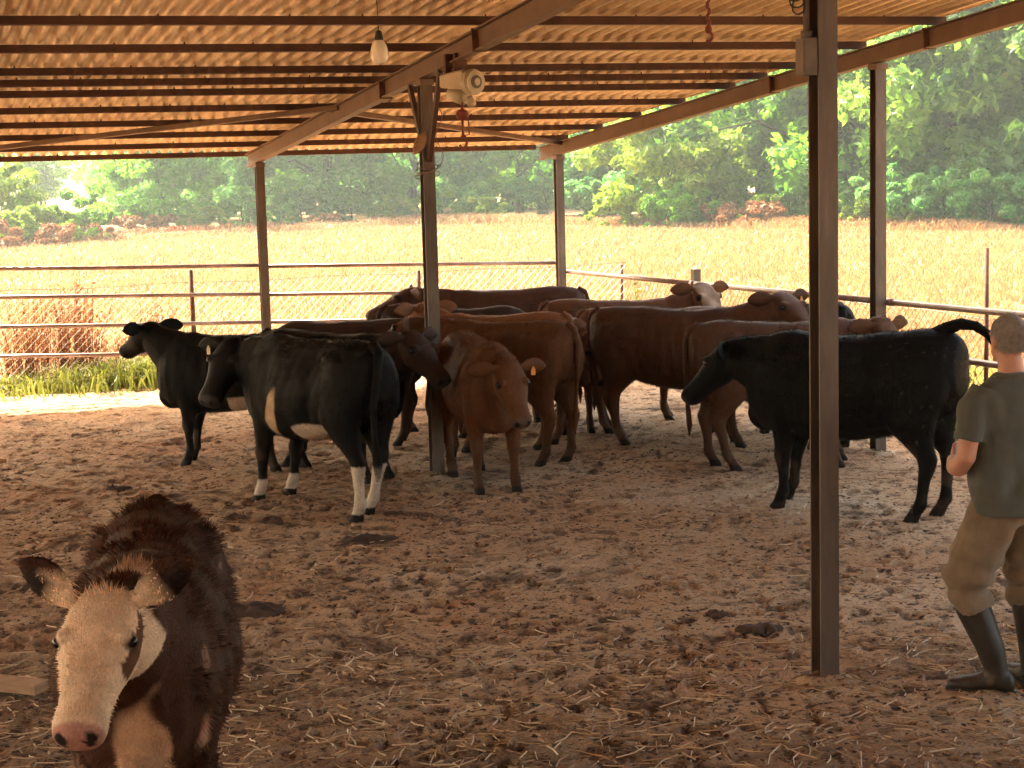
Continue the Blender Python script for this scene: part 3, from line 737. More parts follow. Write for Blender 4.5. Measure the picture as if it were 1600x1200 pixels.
def proto(key, seed, W_, H_, z0, nclump, nleaf, lsize, m, rad, shape=1.0):
    V, F_, tone, cl = crown(seed, W_, H_, z0, nclump, nleaf, lsize, shape)
    cm = npmesh('crown', V, F_, {'tone': tone}, False); cm.materials.append(M[m])
    tm = trunkmesh(seed, z0 + H_ * .8, rad, cl).mesh('trunk', True); tm.materials.append(M['bark'])
    PROTO[key] = (cm, tm)
proto('tall', 1, 9, 12.5, .3, 150, 18000, .20, 'leaf_mid', .22)
proto('tall2', 2, 8.5, 11.5, .0, 135, 16500, .20, 'leaf_dark', .2)
proto('olive', 3, 10, 13.5, .2, 165, 20000, .20, 'leaf_olive', .26)
proto('yellow', 4, 5.8, 5.8, .0, 75, 11000, .17, 'leaf_yellow', .12)
proto('bush', 5, 3.4, 2.3, -.1, 26, 4500, .12, 'leaf_mid', .05)
proto('bushy', 6, 3.0, 2.0, -.1, 24, 4200, .11, 'leaf_yellow', .05)
proto('bushd', 8, 3.8, 2.6, -.1, 28, 4500, .13, 'leaf_dark', .05)
proto('brownbush', 7, 2.6, 1.3, -.1, 20, 3200, .10, 'rustweed', .03)
def tree(key, u, dist, sc_, label, group, name='tree', cat='tree', dz=-.1):
    x = (u - 800) / FPX * dist
    root = empty(name, (x, dist, dz)); root.rotation_euler = (0, 0, random.random() * 6.28)
    root.scale = (sc_ * random.uniform(.92, 1.08), sc_ * random.uniform(.92, 1.08), sc_ * random.uniform(.95, 1.05))
    tag(root, label, cat, group)
    cm, tm = PROTO[key]
    o1 = bpy.data.objects.new('crown', cm); o2 = bpy.data.objects.new('trunk', tm)
    for o_ in (o1, o2): C.objects.link(o_); o_.parent = root
TG = 'trees along the far field edge'; BG = 'bushes along the far field edge'
# right: tall trees that fill the gap beside the roof
RT = [('olive', 1500, 66, 1.05, 'tall olive green tree rising over dark bushes beyond the leaning fence post'), ('olive', 1640, 64, 1.1, 'broad olive tree at the outer end of the wood behind the man'),
      ('tall', 1385, 70, 1.1, 'tall mid green tree straight behind the outer side post'), ('olive', 1290, 74, 1.15, 'olive tree with a grey trunk directly behind the thick steel post'),
      ('tall2', 1440, 78, 1.3, 'dark bluish green tree deep in the wood between the two olive trees'), ('olive', 1580, 80, 1.3, 'second row olive tree deep in the wood behind the man'),
      ('tall', 1200, 78, 1.05, 'mid green tree behind the brown dead bracken and small yellow tree'), ('olive', 1340, 88, 1.45, 'very tall olive tree in the back row between thick post and outer post'),
      ('tall', 1700, 75, 1.3, 'large mid green tree at the far end of the wood past the man'), ('tall2', 1110, 86, 1.1, 'dark bluish green tree right behind the bright yellow green tree'),
      ('tall', 1240, 98, 1.5, 'very tall mid green tree at the back of the wood beside the thick post'), ('olive', 1480, 98, 1.6, 'tallest olive tree at the very back of the wood')]
for key, u, dist, s_, lb in RT: tree(key, u, dist, s_, lb, TG)
tree('yellow', 1040, 73, 1.05, 'bright yellow green sunlit tree standing out at the field edge', TG)
tree('yellow', 1120, 75, .75, 'smaller yellow green tree beside the bright sunlit one', TG)
MT = [('tall2', 960, 92, .95, 'dark teal tree beside the bright yellow green tree and the corner post'), ('tall2', 890, 96, 1.0, 'dark teal tree straight behind the corner post'),
      ('tall', 820, 95, .95, 'mid green tree in the row between the middle post and the corner post'), ('tall', 740, 93, .9, 'mid green tree next to the middle post, above a yellow bush'),
      ('tall2', 660, 95, .95, 'dark teal tree straight behind the middle post'), ('tall2', 590, 96, .95, 'dark teal tree over the lone yellow green bush'),
      ('tall', 520, 92, .9, 'mid green tree in the row halfway between the far post and the middle post'), ('tall', 450, 90, .85, 'mid green tree just beside the far post of the middle rafter'),
      ('tall2', 400, 95, .95, 'dark teal tree straight behind the far post of the middle rafter'), ('tall', 340, 88, .8, 'mid green tree above the small yellow bushes at the field edge'),
      ('tall', 270, 86, .75, 'mid green tree above the brown dried bushes at the field edge'), ('tall2', 235, 92, .8, 'dark teal tree where the row drops towards the gap of bright sky'),
      ('olive', 190, 104, .62, 'grey green tree beside the gap of bright sky'), ('tall2', 700, 108, 1.1, 'tall dark tree in the second row behind the middle post'),
      ('tall', 560, 110, 1.1, 'tall mid green tree in the second row over the lone yellow bush'), ('tall2', 300, 105, .95, 'dark teal tree in the second row above the brown bushes'),
      ('tall2', 850, 112, 1.2, 'tall dark tree in the second row behind the corner post'), ('tall2', 480, 112, 1.1, 'tall dark tree in the second row beside the far post')]
for i_, (key, u, dist, s_, lb) in enumerate(MT): tree(key, u, dist + ((14 if i_ % 2 else -2) if i_ < 12 else 14), s_ * (1.0 if i_ % 2 == 0 or i_ > 11 else 1.15), lb, TG)
tree('yellow', -8, 74, .78, 'sunlit yellow green tree beside the gap of bright sky', TG)
tree('olive', 78, 122, .50, 'pale distant tree half closing the gap of bright sky', TG)
tree('tall2', -60, 95, .7, 'dark tree at the edge of the wood beyond the sunlit yellow tree', TG)
BL = [('bushy', 60, 71, .9, 'yellow green bush below the sunlit tree beside the bright sky gap'), ('bushy', 110, 72, .8, 'pale yellow bush right under the gap of bright sky'), ('bush', 140, 73, .9, 'rounded green bush beside the pale yellow one near the sky gap'),
      ('bushy', 20, 70, .8, 'yellow bush behind the brown dried bush at the end of the field edge'), ('bushy', 330, 82, .7, 'low bright yellow green bush near the far post'), ('bushy', 300, 82, .55, 'smallest yellow green bush near the brown dried bushes'),
      ('bush', 390, 84, .9, 'green bush straight behind the far post of the middle rafter'), ('bushd', 560, 90, .9, 'dark bush beside the lone yellow green bush'), ('bushy', 620, 88, .8, 'lone yellow green bush near the middle post'),
      ('bush', 700, 90, .8, 'green bush just past the middle post'), ('bushd', 770, 90, .9, 'dark bush behind a small yellow bush between middle and corner post'), ('bushy', 770, 86, .7, 'small yellow bush in front of a dark one between middle and corner post'),
      ('bushd', 930, 86, 1.0, 'dark bush beside the corner post at the foot of the wood'), ('bushy', 985, 73, .8, 'bright yellow bush at the foot of the bright yellow green tree'), ('bush', 1050, 71, .8, 'green bush under the bright yellow green tree'),
      ('bush', 1090, 71, .8, 'green bush between the two yellow green trees'), ('bushy', 1195, 70, .7, 'yellow bush beside the large brown dried bushes'), ('bush', 1240, 70, .7, 'green bush next to the thick steel post at the field edge'),
      ('bushd', 1420, 64, 1.0, 'dark bush just past the outer side post'), ('bushd', 1480, 63, .9, 'dark bush under the tall olive tree'), ('bushd', 1550, 62, 1.0, 'large dark bush beyond the leaning fence post'), ('bushy', 1350, 66, .6, 'small yellow bush between the thick post and the outer post'),
      ('bushd', 1610, 62, 1.0, 'dark bush above the head of the man'), ('bushd', 240, 85, .9, 'dark bush behind the brown dried bushes'), ('bushd', 480, 88, 1.0, 'dark bush past the far post at the edge of the pale field'), ('bushd', 860, 90, 1.0, 'dark bush straight behind the corner post')]
BL += [('bushd', u, 112, 1.5, 'dark undergrowth bush in the deep shade at the back of the wood') for u in range(250, 960, 62)]
for key, u, dist, s_, lb in BL: tree(key, u, dist, s_, lb, BG, 'bush', 'bush')
for (u, dist, s_, lb) in ((5, 68, 1.2, 'large brown dried bush at the open end of the field edge'), (90, 69, .9, 'brown dried bush under the sky gap'), (205, 80, 1.0, 'rusty brown bush in front of the dark bush'), (250, 81, .9, 'smaller rusty brown bush next to the low yellow ones'),
                          (1145, 70, 1.0, 'brown dried bush below the smaller yellow green tree'), (1180, 69, 1.1, 'wide brown dried bush beside the yellow bush near the thick post'), (515, 85, .7, 'little brown bush between far post and middle post'), (160, 74, .8, 'brown bush beside the rounded green bush')):
    tree('brownbush', u, dist, s_, lb, BG, 'bush', 'bush')

# ------------------------------------------------------------------ cattle
def remesh_mesh(mb, voxel, smooth_it=4, name='tmp'):
    me = mb.mesh(name); o_ = bpy.data.objects.new(name, me); C.objects.link(o_)
    rm = o_.modifiers.new('r', 'REMESH'); rm.mode = 'VOXEL'; rm.voxel_size = voxel; rm.use_smooth_shade = True
    if smooth_it:
        sm = o_.modifiers.new('s', 'SMOOTH'); sm.iterations = smooth_it; sm.factor = .5
    dg = bpy.context.evaluated_depsgraph_get(); ev = o_.evaluated_get(dg); m2 = ev.to_mesh()
    n = len(m2.vertices); V = np.empty(n * 3, np.float32); m2.vertices.foreach_get('co', V); V = V.reshape(-1, 3)
    nl = len(m2.loops); LI = np.empty(nl, np.int32); m2.loops.foreach_get('vertex_index', LI)
    lt = np.empty(len(m2.polygons), np.int32); m2.polygons.foreach_get('loop_total', lt)
    ls_ = np.concatenate([[0], np.cumsum(lt)[:-1]])
    q = lt == 4; Q = LI[ls_[q][:, None] + np.arange(4)[None]]
    if (lt == 3).any():
        tri = LI[ls_[lt == 3][:, None] + np.arange(3)[None]]; Q = np.concatenate([Q, np.concatenate([tri, tri[:, 2:]], 1)]) if len(Q) else tri
    ev.to_mesh_clear(); bpy.data.objects.remove(o_); bpy.data.meshes.remove(me)
    return V.copy(), Q
def vnormals(V, Q):
    a = V[Q[:, 0]]; n = np.cross(V[Q[:, 1]] - a, V[Q[:, 2]] - a) + np.cross(V[Q[:, 2]] - a, V[Q[:, 3]] - a) if Q.shape[1] == 4 else np.cross(V[Q[:, 1]] - a, V[Q[:, 2]] - a)
    N = np.zeros_like(V)
    for k in range(Q.shape[1]): np.add.at(N, Q[:, k], n)
    return N / (np.linalg.norm(N, axis=1, keepdims=True) + 1e-9)
def unit(v): v = np.asarray(v, float); return v / (np.linalg.norm(v) + 1e-9)
def sell(c, ax, ay, rx, ryt, ryb, n=20, k=2.3, pinch=.0):
    """superellipse ring: half width rx along ax, up ryt / down ryb along ay"""
    out = []
    for a in np.linspace(0, 2 * math.pi, n, endpoint=False):
        ca, sa = math.cos(a), math.sin(a)
        x = math.copysign(abs(ca) ** (2 / k), ca) * rx; y = math.copysign(abs(sa) ** (2 / k), sa)
        x *= 1 - pinch * max(y, 0)
        out.append(c + ax * x + ay * (y * (ryt if y > 0 else ryb)))
    return out

BLACK = (.0065, .0048, .0037); DKBROWN = (.050, .022, .013); BROWN = (.150, .060, .024); RED = (.16, .058, .024); TAN = (.24, .10, .042); WHITE = (.62, .52, .40)

def cow(name, label, x, y, head_deg, scale=1.0, color=BROWN, yaw=0.0, pitch=40, poll=None, hscale=1.0, legs=(0, 0, 0, 0), legy=0.0, tail='down',
        marks=(), fat=1.0, tags=(), voxel=.0145, hair=40000, hairlen=.024, cat='cow', rumpup=.0, neckw=1.0, swing=(0, 0, 0, 0), earup=-.05, clump=.6):
    """legs: fore-aft shift of each hoof FL, FR, HL, HR; poll: (x, y, z) of the poll; local +X forward, +Y left"""
    mb = MB(); X_, Y_, Z_ = np.eye(3)
    # trunk
    for_r = [(-.80, 1.10, .92, .06), (-.785, 1.15, .84, .14), (-.72, 1.205, .74, .21), (-.60, 1.23, .66, .25), (-.46, 1.235, .60, .272), (-.30, 1.222, .545, .285), (-.12, 1.205, .505, .305),
             (.08, 1.20, .485, .312), (.24, 1.205, .48, .30), (.38, 1.225, .485, .268), (.50, 1.22, .50, .24), (.60, 1.18, .535, .205), (.68, 1.11, .60, .155), (.735, 1.03, .68, .08)]
    rings = []
    for q, zt, zb, wd in for_r:
        zt = zt + rumpup * max(0, -q) / .8
        c = (zt + zb) / 2 - .02; wd = wd * (fat if -.5 < q < .5 else 1 + (fat - 1) * .6)
        rings.append(sell(np.array([q, 0, c]), Y_, Z_, wd, zt - c, c - zb, 24, 2.25, .22))
    mb.loft(rings)
    mb.ell((.60, 0, .64), (.16, .10, .13)); mb.ell((-.46, .15, 1.09), (.13, .075, .06)); mb.ell((-.46, -.15, 1.09), (.13, .075, .06))
    mb.ell((.36, .15, .86), (.18, .10, .26)); mb.ell((.36, -.15, .86), (.18, .10, .26))
    # legs
    hoofs = []
    for k, (sx, front) in enumerate(((1, True), (-1, True), (1, False), (-1, False))):
        dx = legs[k]; dy = swing[k]
        if front:
            pts = [(.40, .150, 1.02, .15, .07), (.405, .165, .82, .15, .09), (.39, .165, .66, .118, .085), (.40 + dx * .15, .16, .54, .085, .068), (.41 + dx * .35, .152, .44, .062, .055), (.422 + dx * .5, .15, .37, .060, .056),
                   (.416 + dx * .6, .149, .31, .043, .041), (.412 + dx * .8, .148, .20, .034, .033), (.413 + dx * .92, .148, .13, .044, .042), (.425 + dx, .148, .105, .047, .046), (.44 + dx, .148, .07, .041, .041), (.445 + dx, .148, .045, .048, .044)]
            hx_ = .455 + dx
        else:
            pts = [(-.53, .12, 1.10, .20, .10), (-.535, .15, .95, .235, .118), (-.515, .165, .80, .235, .12), (-.50 + dx * .1, .168, .68, .195, .108), (-.53 + dx * .2, .163, .58, .135, .086), (-.575 + dx * .35, .156, .50, .092, .066),
                   (-.622 + dx * .45, .152, .43, .072, .052), (-.62 + dx * .5, .150, .37, .057, .047), (-.60 + dx * .65, .149, .29, .043, .039), (-.585 + dx * .8, .148, .19, .037, .035), (-.575 + dx * .92, .148, .13, .045, .044), (-.56 + dx, .148, .10, .048, .047), (-.54 + dx, .148, .07, .042, .042), (-.53 + dx, .148, .045, .049, .045)]
            hx_ = -.52 + dx
        zmax = pts[0][2]
        rr = []
        for (px, py, pz, rx, ry) in pts:
            fy = dy * (1 - pz / zmax)
            rr.append([np.array([px + rx * math.cos(a), sx * (py + fy) + ry * math.sin(a), pz]) for a in np.linspace(0, 2 * math.pi, 14, endpoint=False)])
        mb.loft(rr[::-1])
        for tsd in (-1, 1):   # two claws
            cy_ = sx * (.148 + dy) + tsd * .022
            mb.loft([[np.array([hx_ + off_ + rx * math.cos(a), cy_ + ry * math.sin(a), pz]) for a in np.linspace(0, 2 * math.pi, 10, endpoint=False)] for off_, rx, ry, pz in ((.012, .056, .023, .0), (.006, .050, .022, .03), (-.008, .036, .019, .066))])
    # neck and head frame
    if poll is None: poll = (.98 + .0, 0, 1.26)
    P0 = np.array([.44, 0, .93]); Pp = np.array(poll, float)
    cy_, sy_ = math.cos(math.radians(yaw)), math.sin(math.radians(yaw)); cp, sp = math.cos(math.radians(pitch)), math.sin(math.radians(pitch))
    hd = np.array([cp * cy_, cp * sy_, -sp]); side = unit(np.cross(Z_, hd)); up = np.cross(hd, side)
    hs = hscale * 1.07
    Pe = Pp + hd * .05 * hs - up * .05 * hs
    ctrl = (P0 + Pe) / 2 + np.array([.05, 0, .03])
    rings = []
    for q in np.linspace(0, 1, 8):
        p = P0 * (1 - q)**2 + ctrl * 2 * q * (1 - q) + Pe * q * q
        tg = unit((ctrl - P0) * 2 * (1 - q) + (Pe - ctrl) * 2 * q)
        sd_ = unit(np.cross(Z_, tg)) if abs(tg[2]) < .97 else Y_
        if q > .5: sd_ = unit(sd_ * (1 - (q - .5)) + side * (q - .5))
        u2 = np.cross(tg, sd_)
        wv = (.19 * (1 - q)**.8 + .092 * q) * neckw; hv = .29 * (1 - q)**1.1 + .135 * q
        rings.append(sell(p, sd_, u2, wv, hv, hv * 1.02, 18, 2.1, .2))
    mb.loft(rings)
    HR = [(-.06, .060, .02, .06), (-.02, .094, .055, .105), (.04, .115, .070, .135), (.10, .123, .074, .148), (.16, .125, .074, .148), (.22, .110, .062, .138), (.28, .090, .052, .120), (.34, .078, .047, .106), (.39, .078, .047, .100), (.43, .083, .048, .098), (.465, .080, .043, .090), (.488, .068, .030, .072), (.50, .04, .01, .04)]
    rings = [sell(Pp + hd * (a * hs), side, up, wd * hs, ut * hs, dn * hs, 20, 2.35, .12) for a, wd, ut, dn in HR]
    mb.loft(rings)
    for sg in (-1, 1):   # brow and cheek
        mb.ell(Pp + hd * .155 * hs + side * sg * .092 * hs + up * .045 * hs, (.045 * hs, .032 * hs, .026 * hs), 10, 7)
        mb.ell(Pp + hd * .12 * hs + side * sg * .062 * hs - up * .075 * hs, (.085 * hs, .042 * hs, .06 * hs), 10, 7)
    V, Q = remesh_mesh(mb, voxel, 4)
    # muscle, rib and skin-fold relief
    Nb = vnormals(V, Q); trunk_ = np.clip((V[:, 2] - .55) / .1, 0, 1) * (V[:, 0] < .72)
    rib = np.sin(V[:, 0] * 62 + V[:, 2] * 9) * np.exp(-((V[:, 0] - .02) / .22)**2) * np.exp(-((V[:, 2] - .85) / .2)**2)
    lo_ = vnoise(V[:, 0] * 5.5 + x * 3, V[:, 1] * 5.5 + 7, V[:, 2] * 5.5 + 3, 41) - .5; fo = vnoise(V[:, 0] * 17 + x, V[:, 1] * 9, V[:, 2] * 7 + 3, 43) - .5
    hol = -np.exp(-(((V[:, 0] + .27) / .12)**2 + ((V[:, 2] - 1.06) / .09)**2)) * np.clip((np.abs(V[:, 1]) - .1) / .1, 0, 1)   # hollow before the hip
    thg = -np.exp(-((V[:, 0] + .30 + .35 * (V[:, 2] - .8)) / .05)**2) * np.exp(-((V[:, 2] - .78) / .18)**2) * np.clip((np.abs(V[:, 1]) - .1) / .1, 0, 1)
    shl = -np.exp(-((V[:, 0] - .22 - .15 * (V[:, 2] - .9)) / .045)**2) * np.exp(-((V[:, 2] - .88) / .2)**2) * np.clip((np.abs(V[:, 1]) - .1) / .1, 0, 1)
    V = V + Nb * (trunk_ * (.0022 * rib + .020 * lo_ + .008 * fo + .028 * hol + .016 * thg + .014 * shl))[:, None].astype(np.float32)
    # unmeshed extras: ears and tail
    ex = MB(); ears = []
    for sg in (-1, 1):
        root = Pp + hd * .025 * hs + side * sg * .092 * hs + up * .025 * hs
        hh0 = np.array([cy_, sy_, 0]); ed = unit(side * sg * 1.0 - hh0 * .28 + Z_ * earup); wv = unit(np.cross(ed, unit(hh0 * .85 - Z_ * .12))); nv = np.cross(ed, wv); nv = nv if nv @ hh0 > 0 else -nv
        rr = []
        for q, r, cup in ((-.02, .018, 0), (.02, .026, .004), (.06, .052, .012), (.12, .063, .016), (.17, .054, .012), (.21, .030, .005), (.228, .006, 0)):
            c = root + ed * q * hs
            rr.append([c + wv * r * hs * math.cos(a) + nv * (.011 * hs * math.sin(a) - cup * hs * abs(math.cos(a))) for a in np.linspace(0, 2 * math.pi, 12, endpoint=False)])
        ex.loft(rr); ears.append((root, ed, wv, nv))
    if tail == 'down':
        tp = [(-.72, 0, 1.19), (-.785, .0, 1.165), (-.825, .01, 1.06), (-.83, .02, .85), (-.82, .03, .66), (-.81, .03, .50), (-.80, .03, .38), (-.80, .03, .28)]; tr_ = [.04, .034, .025, .019, .015, .020, .024, .004]
    elif tail == 'raised':
        tp = [(-.58, 0, 1.16), (-.68, 0, 1.215), (-.78, 0, 1.255), (-.88, .0, 1.245), (-.97, 0, 1.19), (-1.03, 0, 1.11), (-1.07, 0, 1.02), (-1.085, 0, .95)]; tr_ = [.05, .046, .038, .032, .028, .025, .021, .01]
    else:
        tp = [(-.72, 0, 1.19), (-.80, .02, 1.16), (-.835, .06, 1.0), (-.83, .10, .80), (-.83, .10, .6), (-.83, .08, .42), (-.83, .08, .3)]; tr_ = [.045, .036, .028, .022, .018, .034, .01]
    tp = [np.array(p) + np.array([0, 0, rumpup]) for p in tp]
    ex.tube(tp, tr_, 10)
    EV_, EF_ = np.array(ex.v, np.float32), ex.f
    EQ = np.array([f_ if len(f_) == 4 else (*f_, f_[2]) for f_ in EF_], np.int64)
    nb_ = len(V); V = np.concatenate([V, EV_]); Fl = [tuple(f_) for f_ in Q] + [tuple(np.array(f_) + nb_) for f_ in EF_]
    # coat colouring (breed markings)
    col = np.tile(np.array(color, np.float32), (len(V), 1))
    rel_ = V - Pp; ha, hsd, hu = rel_ @ hd / hs, rel_ @ side / hs, rel_ @ up / hs
    inhead = (ha > -.07) & (np.abs(hsd) < .32) & (np.abs(hu) < .2) & (ha < .6)
    nz = vnoise(V[:, 0] * 4, V[:, 1] * 4, V[:, 2] * 4 + 9, 3); nz2 = vnoise(V[:, 0] * 11, V[:, 1] * 11, V[:, 2] * 11 + 9, 5)
    dist_leg = V[:, 2]
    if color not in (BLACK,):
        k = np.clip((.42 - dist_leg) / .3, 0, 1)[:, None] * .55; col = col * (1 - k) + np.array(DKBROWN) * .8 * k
    for fn in marks:
        mk = np.clip(fn(V, ha, hsd, hu, inhead, nz, nz2), 0, 1)[:, None]; wc = np.array(fn.col if hasattr(fn, 'col') else WHITE)
        col = col * (1 - mk) + wc * mk
    mk = (np.clip((nz2 - .52) / .12, 0, 1) * np.clip((.62 - V[:, 2]) / .35, 0, 1) * np.clip((nz - .3) * 3, 0, 1) * (~inhead) * .5)[:, None]; col = col * (1 - mk) + np.array((.15, .098, .062)) * mk   # dried mud
    hoof = (V[:, 2] < .055); col[hoof] = (.022, .015, .011)
    muz = np.clip((ha - .452) / .015, 0, 1) * inhead * (np.abs(hsd) < .1)
    pinkish = np.array((.40, .21, .16)) if any(getattr(f_, 'face', False) for f_ in marks) else np.array(color) * .5 + np.array((.05, .04, .036))
    col = col * (1 - muz[:, None]) + pinkish * muz[:, None]
    eyd = np.sqrt((ha - .165)**2 + (np.abs(hsd) - .112)**2 + (hu - .028)**2); ek = (np.clip((.040 - eyd) / .012, 0, 1) * inhead)[:, None] * .85; col = col * (1 - ek) + np.array((.03, .015, .01)) * ek
    mouth = (np.abs(hu + .062 + .06 * (ha - .46)) < .006) & (ha > .36) & (ha < .52) & inhead; col[mouth] = col[mouth] * .25
    nos = (((ha - .480) / .030)**2 + ((np.abs(hsd) - .042) / .022)**2 + ((hu + .005) / .030)**2 < 1.0) & inhead; col[nos] = (.02, .012, .01)
    V2 = V * scale
    me = bpy.data.meshes.new(name); me.from_pydata(V2.tolist(), [], Fl); me.update()
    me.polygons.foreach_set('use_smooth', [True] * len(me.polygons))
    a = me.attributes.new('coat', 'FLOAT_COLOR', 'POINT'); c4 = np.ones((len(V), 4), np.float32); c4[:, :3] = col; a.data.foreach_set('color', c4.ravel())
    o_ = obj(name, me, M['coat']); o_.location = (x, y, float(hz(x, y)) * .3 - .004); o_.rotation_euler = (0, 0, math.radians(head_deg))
    tag(o_, label, cat, 'cattle standing in the shed')
    # hair
    if hair:
        Qa = np.concatenate([Q, EQ + nb_]); N = vnormals(V, Qa)
        A_ = np.linalg.norm(np.cross(V[Qa[:, 1]] - V[Qa[:, 0]], V[Qa[:, 2]] - V[Qa[:, 0]]), axis=1) + 1e-12
        f_ = RNG.choice(len(Qa), hair, p=A_ / A_.sum()); wts = RNG.dirichlet((1, 1, 1), hair); ids = Qa[f_][:, :3]
        P = (V[ids] * wts[..., None]).sum(1); Nn = (N[ids] * wts[..., None]).sum(1); cc_ = col[ids[:, 0]]
        keep = (P[:, 2] > .07); relp = P - Pp; keep &= ~(((relp @ hd) / hs > .44) & (np.linalg.norm(relp, axis=1) < .6 * hs))
        P, Nn, cc_ = P[keep], Nn[keep], cc_[keep]; n = len(P)
        flow = np.array([-.75, 0, -.75]); flow = flow - Nn * (Nn @ flow)[:, None]; dirn = flow * .9 + Nn * (.22 + .25 * RNG.random((n, 1))) + RNG.normal(0, .2, (n, 3)) + clump * np.stack([vnoise(P[:, 0] * 15, P[:, 1] * 15, P[:, 2] * 15 + 3, q_) - .5 for q_ in (71, 72, 73)], -1)
        dirn /= np.linalg.norm(dirn, axis=1, keepdims=True); sdv = np.cross(dirn, Nn); sdv /= np.linalg.norm(sdv, axis=1, keepdims=True) + 1e-9
        inh = (relp[keep] @ hd / hs > .02) & (np.linalg.norm(relp[keep], axis=1) < .6 * hs)
        L = hairlen * (.5 + RNG.random(n)) * np.where(inh | (np.abs(relp[keep] @ side / hs) > .105) & (np.linalg.norm(relp[keep], axis=1) < .4 * hs), .36, 1.0) * np.where(P[:, 2] < .45, .6, 1); W_ = .0022
        HV = np.stack([P - sdv * W_ - Nn * .004, P + sdv * W_ - Nn * .004, P + dirn * L[:, None]], 1).reshape(-1, 3) * scale
        cv = cc_ * np.where(inh[:, None], .8 + .4 * RNG.random((n, 1)), .45 + 1.1 * RNG.random((n, 1)))
        ho = obj('hair', npmesh('hair', HV, np.arange(3 * n).reshape(-1, 3), {'coat': np.repeat(cv, 3, 0)}, True), M['coat_hair'], o_)
        ho.data.normals_split_custom_set_from_vertices(np.repeat(Nn, 3, 0).tolist())
    # eyes and tags
    for sg in (-1, 1):
        e = MB(); e.ell((Pp + hd * .165 * hs + side * sg * .112 * hs + up * .028 * hs) * scale, tuple(np.array((.023, .020, .019)) * hs * scale), 10, 7); e.build('eye', M['eye'], o_, True)
    for sg, mm_ in tags:
        root, ed, wv, nv = ears[0 if sg < 0 else 1]; fr = nv if nv @ hd > 0 else -nv
        c = (root + ed * .10 * hs + fr * .022 * hs - Z_ * .035 * hs) * scale; e = MB(); e.box(c, unit(ed) * .020 * scale, unit(fr) * .0025, Z_ * .025 * scale); e.box(c + Z_ * .031 * scale, unit(ed) * .008, unit(fr) * .003, Z_ * .010 * scale); e.build('ear_tag', M[mm_], o_)
    return o_

def mark(fn, col=None, face=False):
    if col is not None: fn.col = col
    fn.face = face; return fn
socks = lambda top, front=True, hind=True: mark(lambda V, ha, hs, hu, ih, n, n2: ((V[:, 2] < top + .06 * (n - .5)) & (((V[:, 0] > 0) & front) | ((V[:, 0] < 0) & hind))) * 1.0 * (V[:, 2] < .5))
belly = lambda x0, x1, zt: mark(lambda V, ha, hs, hu, ih, n, n2: np.clip((zt - V[:, 2] + .10 * (n - .5)) / .02, 0, 1) * (V[:, 0] > x0) * (V[:, 0] < x1) * (V[:, 2] > .46))
whiteface = lambda: mark(lambda V, ha, hs, hu, ih, n, n2: np.clip((ha + .055 + .05 * (n - .5)) / .02, 0, 1) * ih * (np.abs(hs) < .17), (.66, .50, .34), True)
def blob(c, r, axes=None, col=None, amp=.5):
    c = np.array(c); r = np.array(r)
    return mark(lambda V, ha, hs, hu, ih, n, n2: np.clip((1 - np.sqrt((((V - c) / r)**2).sum(1)) + amp * (n2 - .5)) / .15, 0, 1), col)

# the white faced cow close by
cow('cow', 'white faced red brown cow walking up with mud on its shaggy coat', -1.33, 6.0, -82, 1.03, (.052, .019, .009), yaw=-11, pitch=38, poll=(.85, -.05, 1.19), hscale=.90, earup=.75, clump=2.2, fat=1.0, voxel=.013, hair=60000, hairlen=.032,
    marks=(whiteface(), blob((.52, 0, 1.16), (.12, .10, .12), col=(.45, .30, .19)), blob((.68, .02, .60), (.16, .09, .34), col=(.50, .30, .17)), blob((.56, .26, .62), (.08, .10, .16), col=(.36, .20, .13), amp=.9),
           mark(lambda V, ha, hs, hu, ih, n, n2: (n2 > .72) * (n > .5) * (V[:, 2] < 1.0) * (~ih) * .55, (.30, .18, .11)),
           mark(lambda V, ha, hs, hu, ih, n, n2: ih * (hs > .095) * (hs < .15) * (ha > .04) * (ha < .30) * (hu < .02) * (hu > -.06) * 1.0, (.10, .04, .02)),
           mark(lambda V, ha, hs, hu, ih, n, n2: ih * (np.abs(hs) > .165 + .05 * (n2 - .5)) * 1.0, (.02, .011, .008))))
# black cow looking away at the left
cow('cow', 'black cow with a white belly patch looking out over the far fence', -2.42, 14.85, 168, .95, BLACK, yaw=-32, pitch=28, poll=(.84, -.10, 1.26), legs=(.0, .06, 0, 0), marks=(belly(-.40, -.02, .66),), tail='side')
# black cow with white socks, turned back to look round
cow('cow', 'black cow with two pale ear tags, white socks and a cream flank patch', -1.49, 12.74, 131, 1.07, BLACK, yaw=112, pitch=46, poll=(.86, .10, 1.12), legs=(.08, .12, -.08, .06), swing=(0, 0, -.05, -.05), fat=.97,
    marks=(mark(lambda V, ha, hs, hu, ih, n, n2: ((V[:, 2] < .17 + .04 * (n - .5)) & (V[:, 0] > 0)) * 1.0), mark(lambda V, ha, hs, hu, ih, n, n2: ((V[:, 2] < .38 + .05 * (n - .5)) & (V[:, 0] < -.2)) * 1.0),
           mark(lambda V, ha, hs, hu, ih, n, n2: np.clip((1 - np.sqrt(((V[:, 0] - .14 + .40 * (V[:, 2] - .70)) / .075)**2 + ((V[:, 2] - .70) / .20)**2) + .3 * (n2 - .5)) / .2, 0, 1) * (V[:, 1] > .1), (.52, .37, .23)),
           mark(lambda V, ha, hs, hu, ih, n, n2: np.clip((.63 + .25 * (n - .5) - V[:, 2]) / .02, 0, 1) * (V[:, 0] > -.42) * (V[:, 0] < -.05) * (V[:, 2] > .45) * (V[:, 1] > -.1))),
    tags=((-1, 'tag_yellow'), (1, 'tag_yellow')), tail='side')
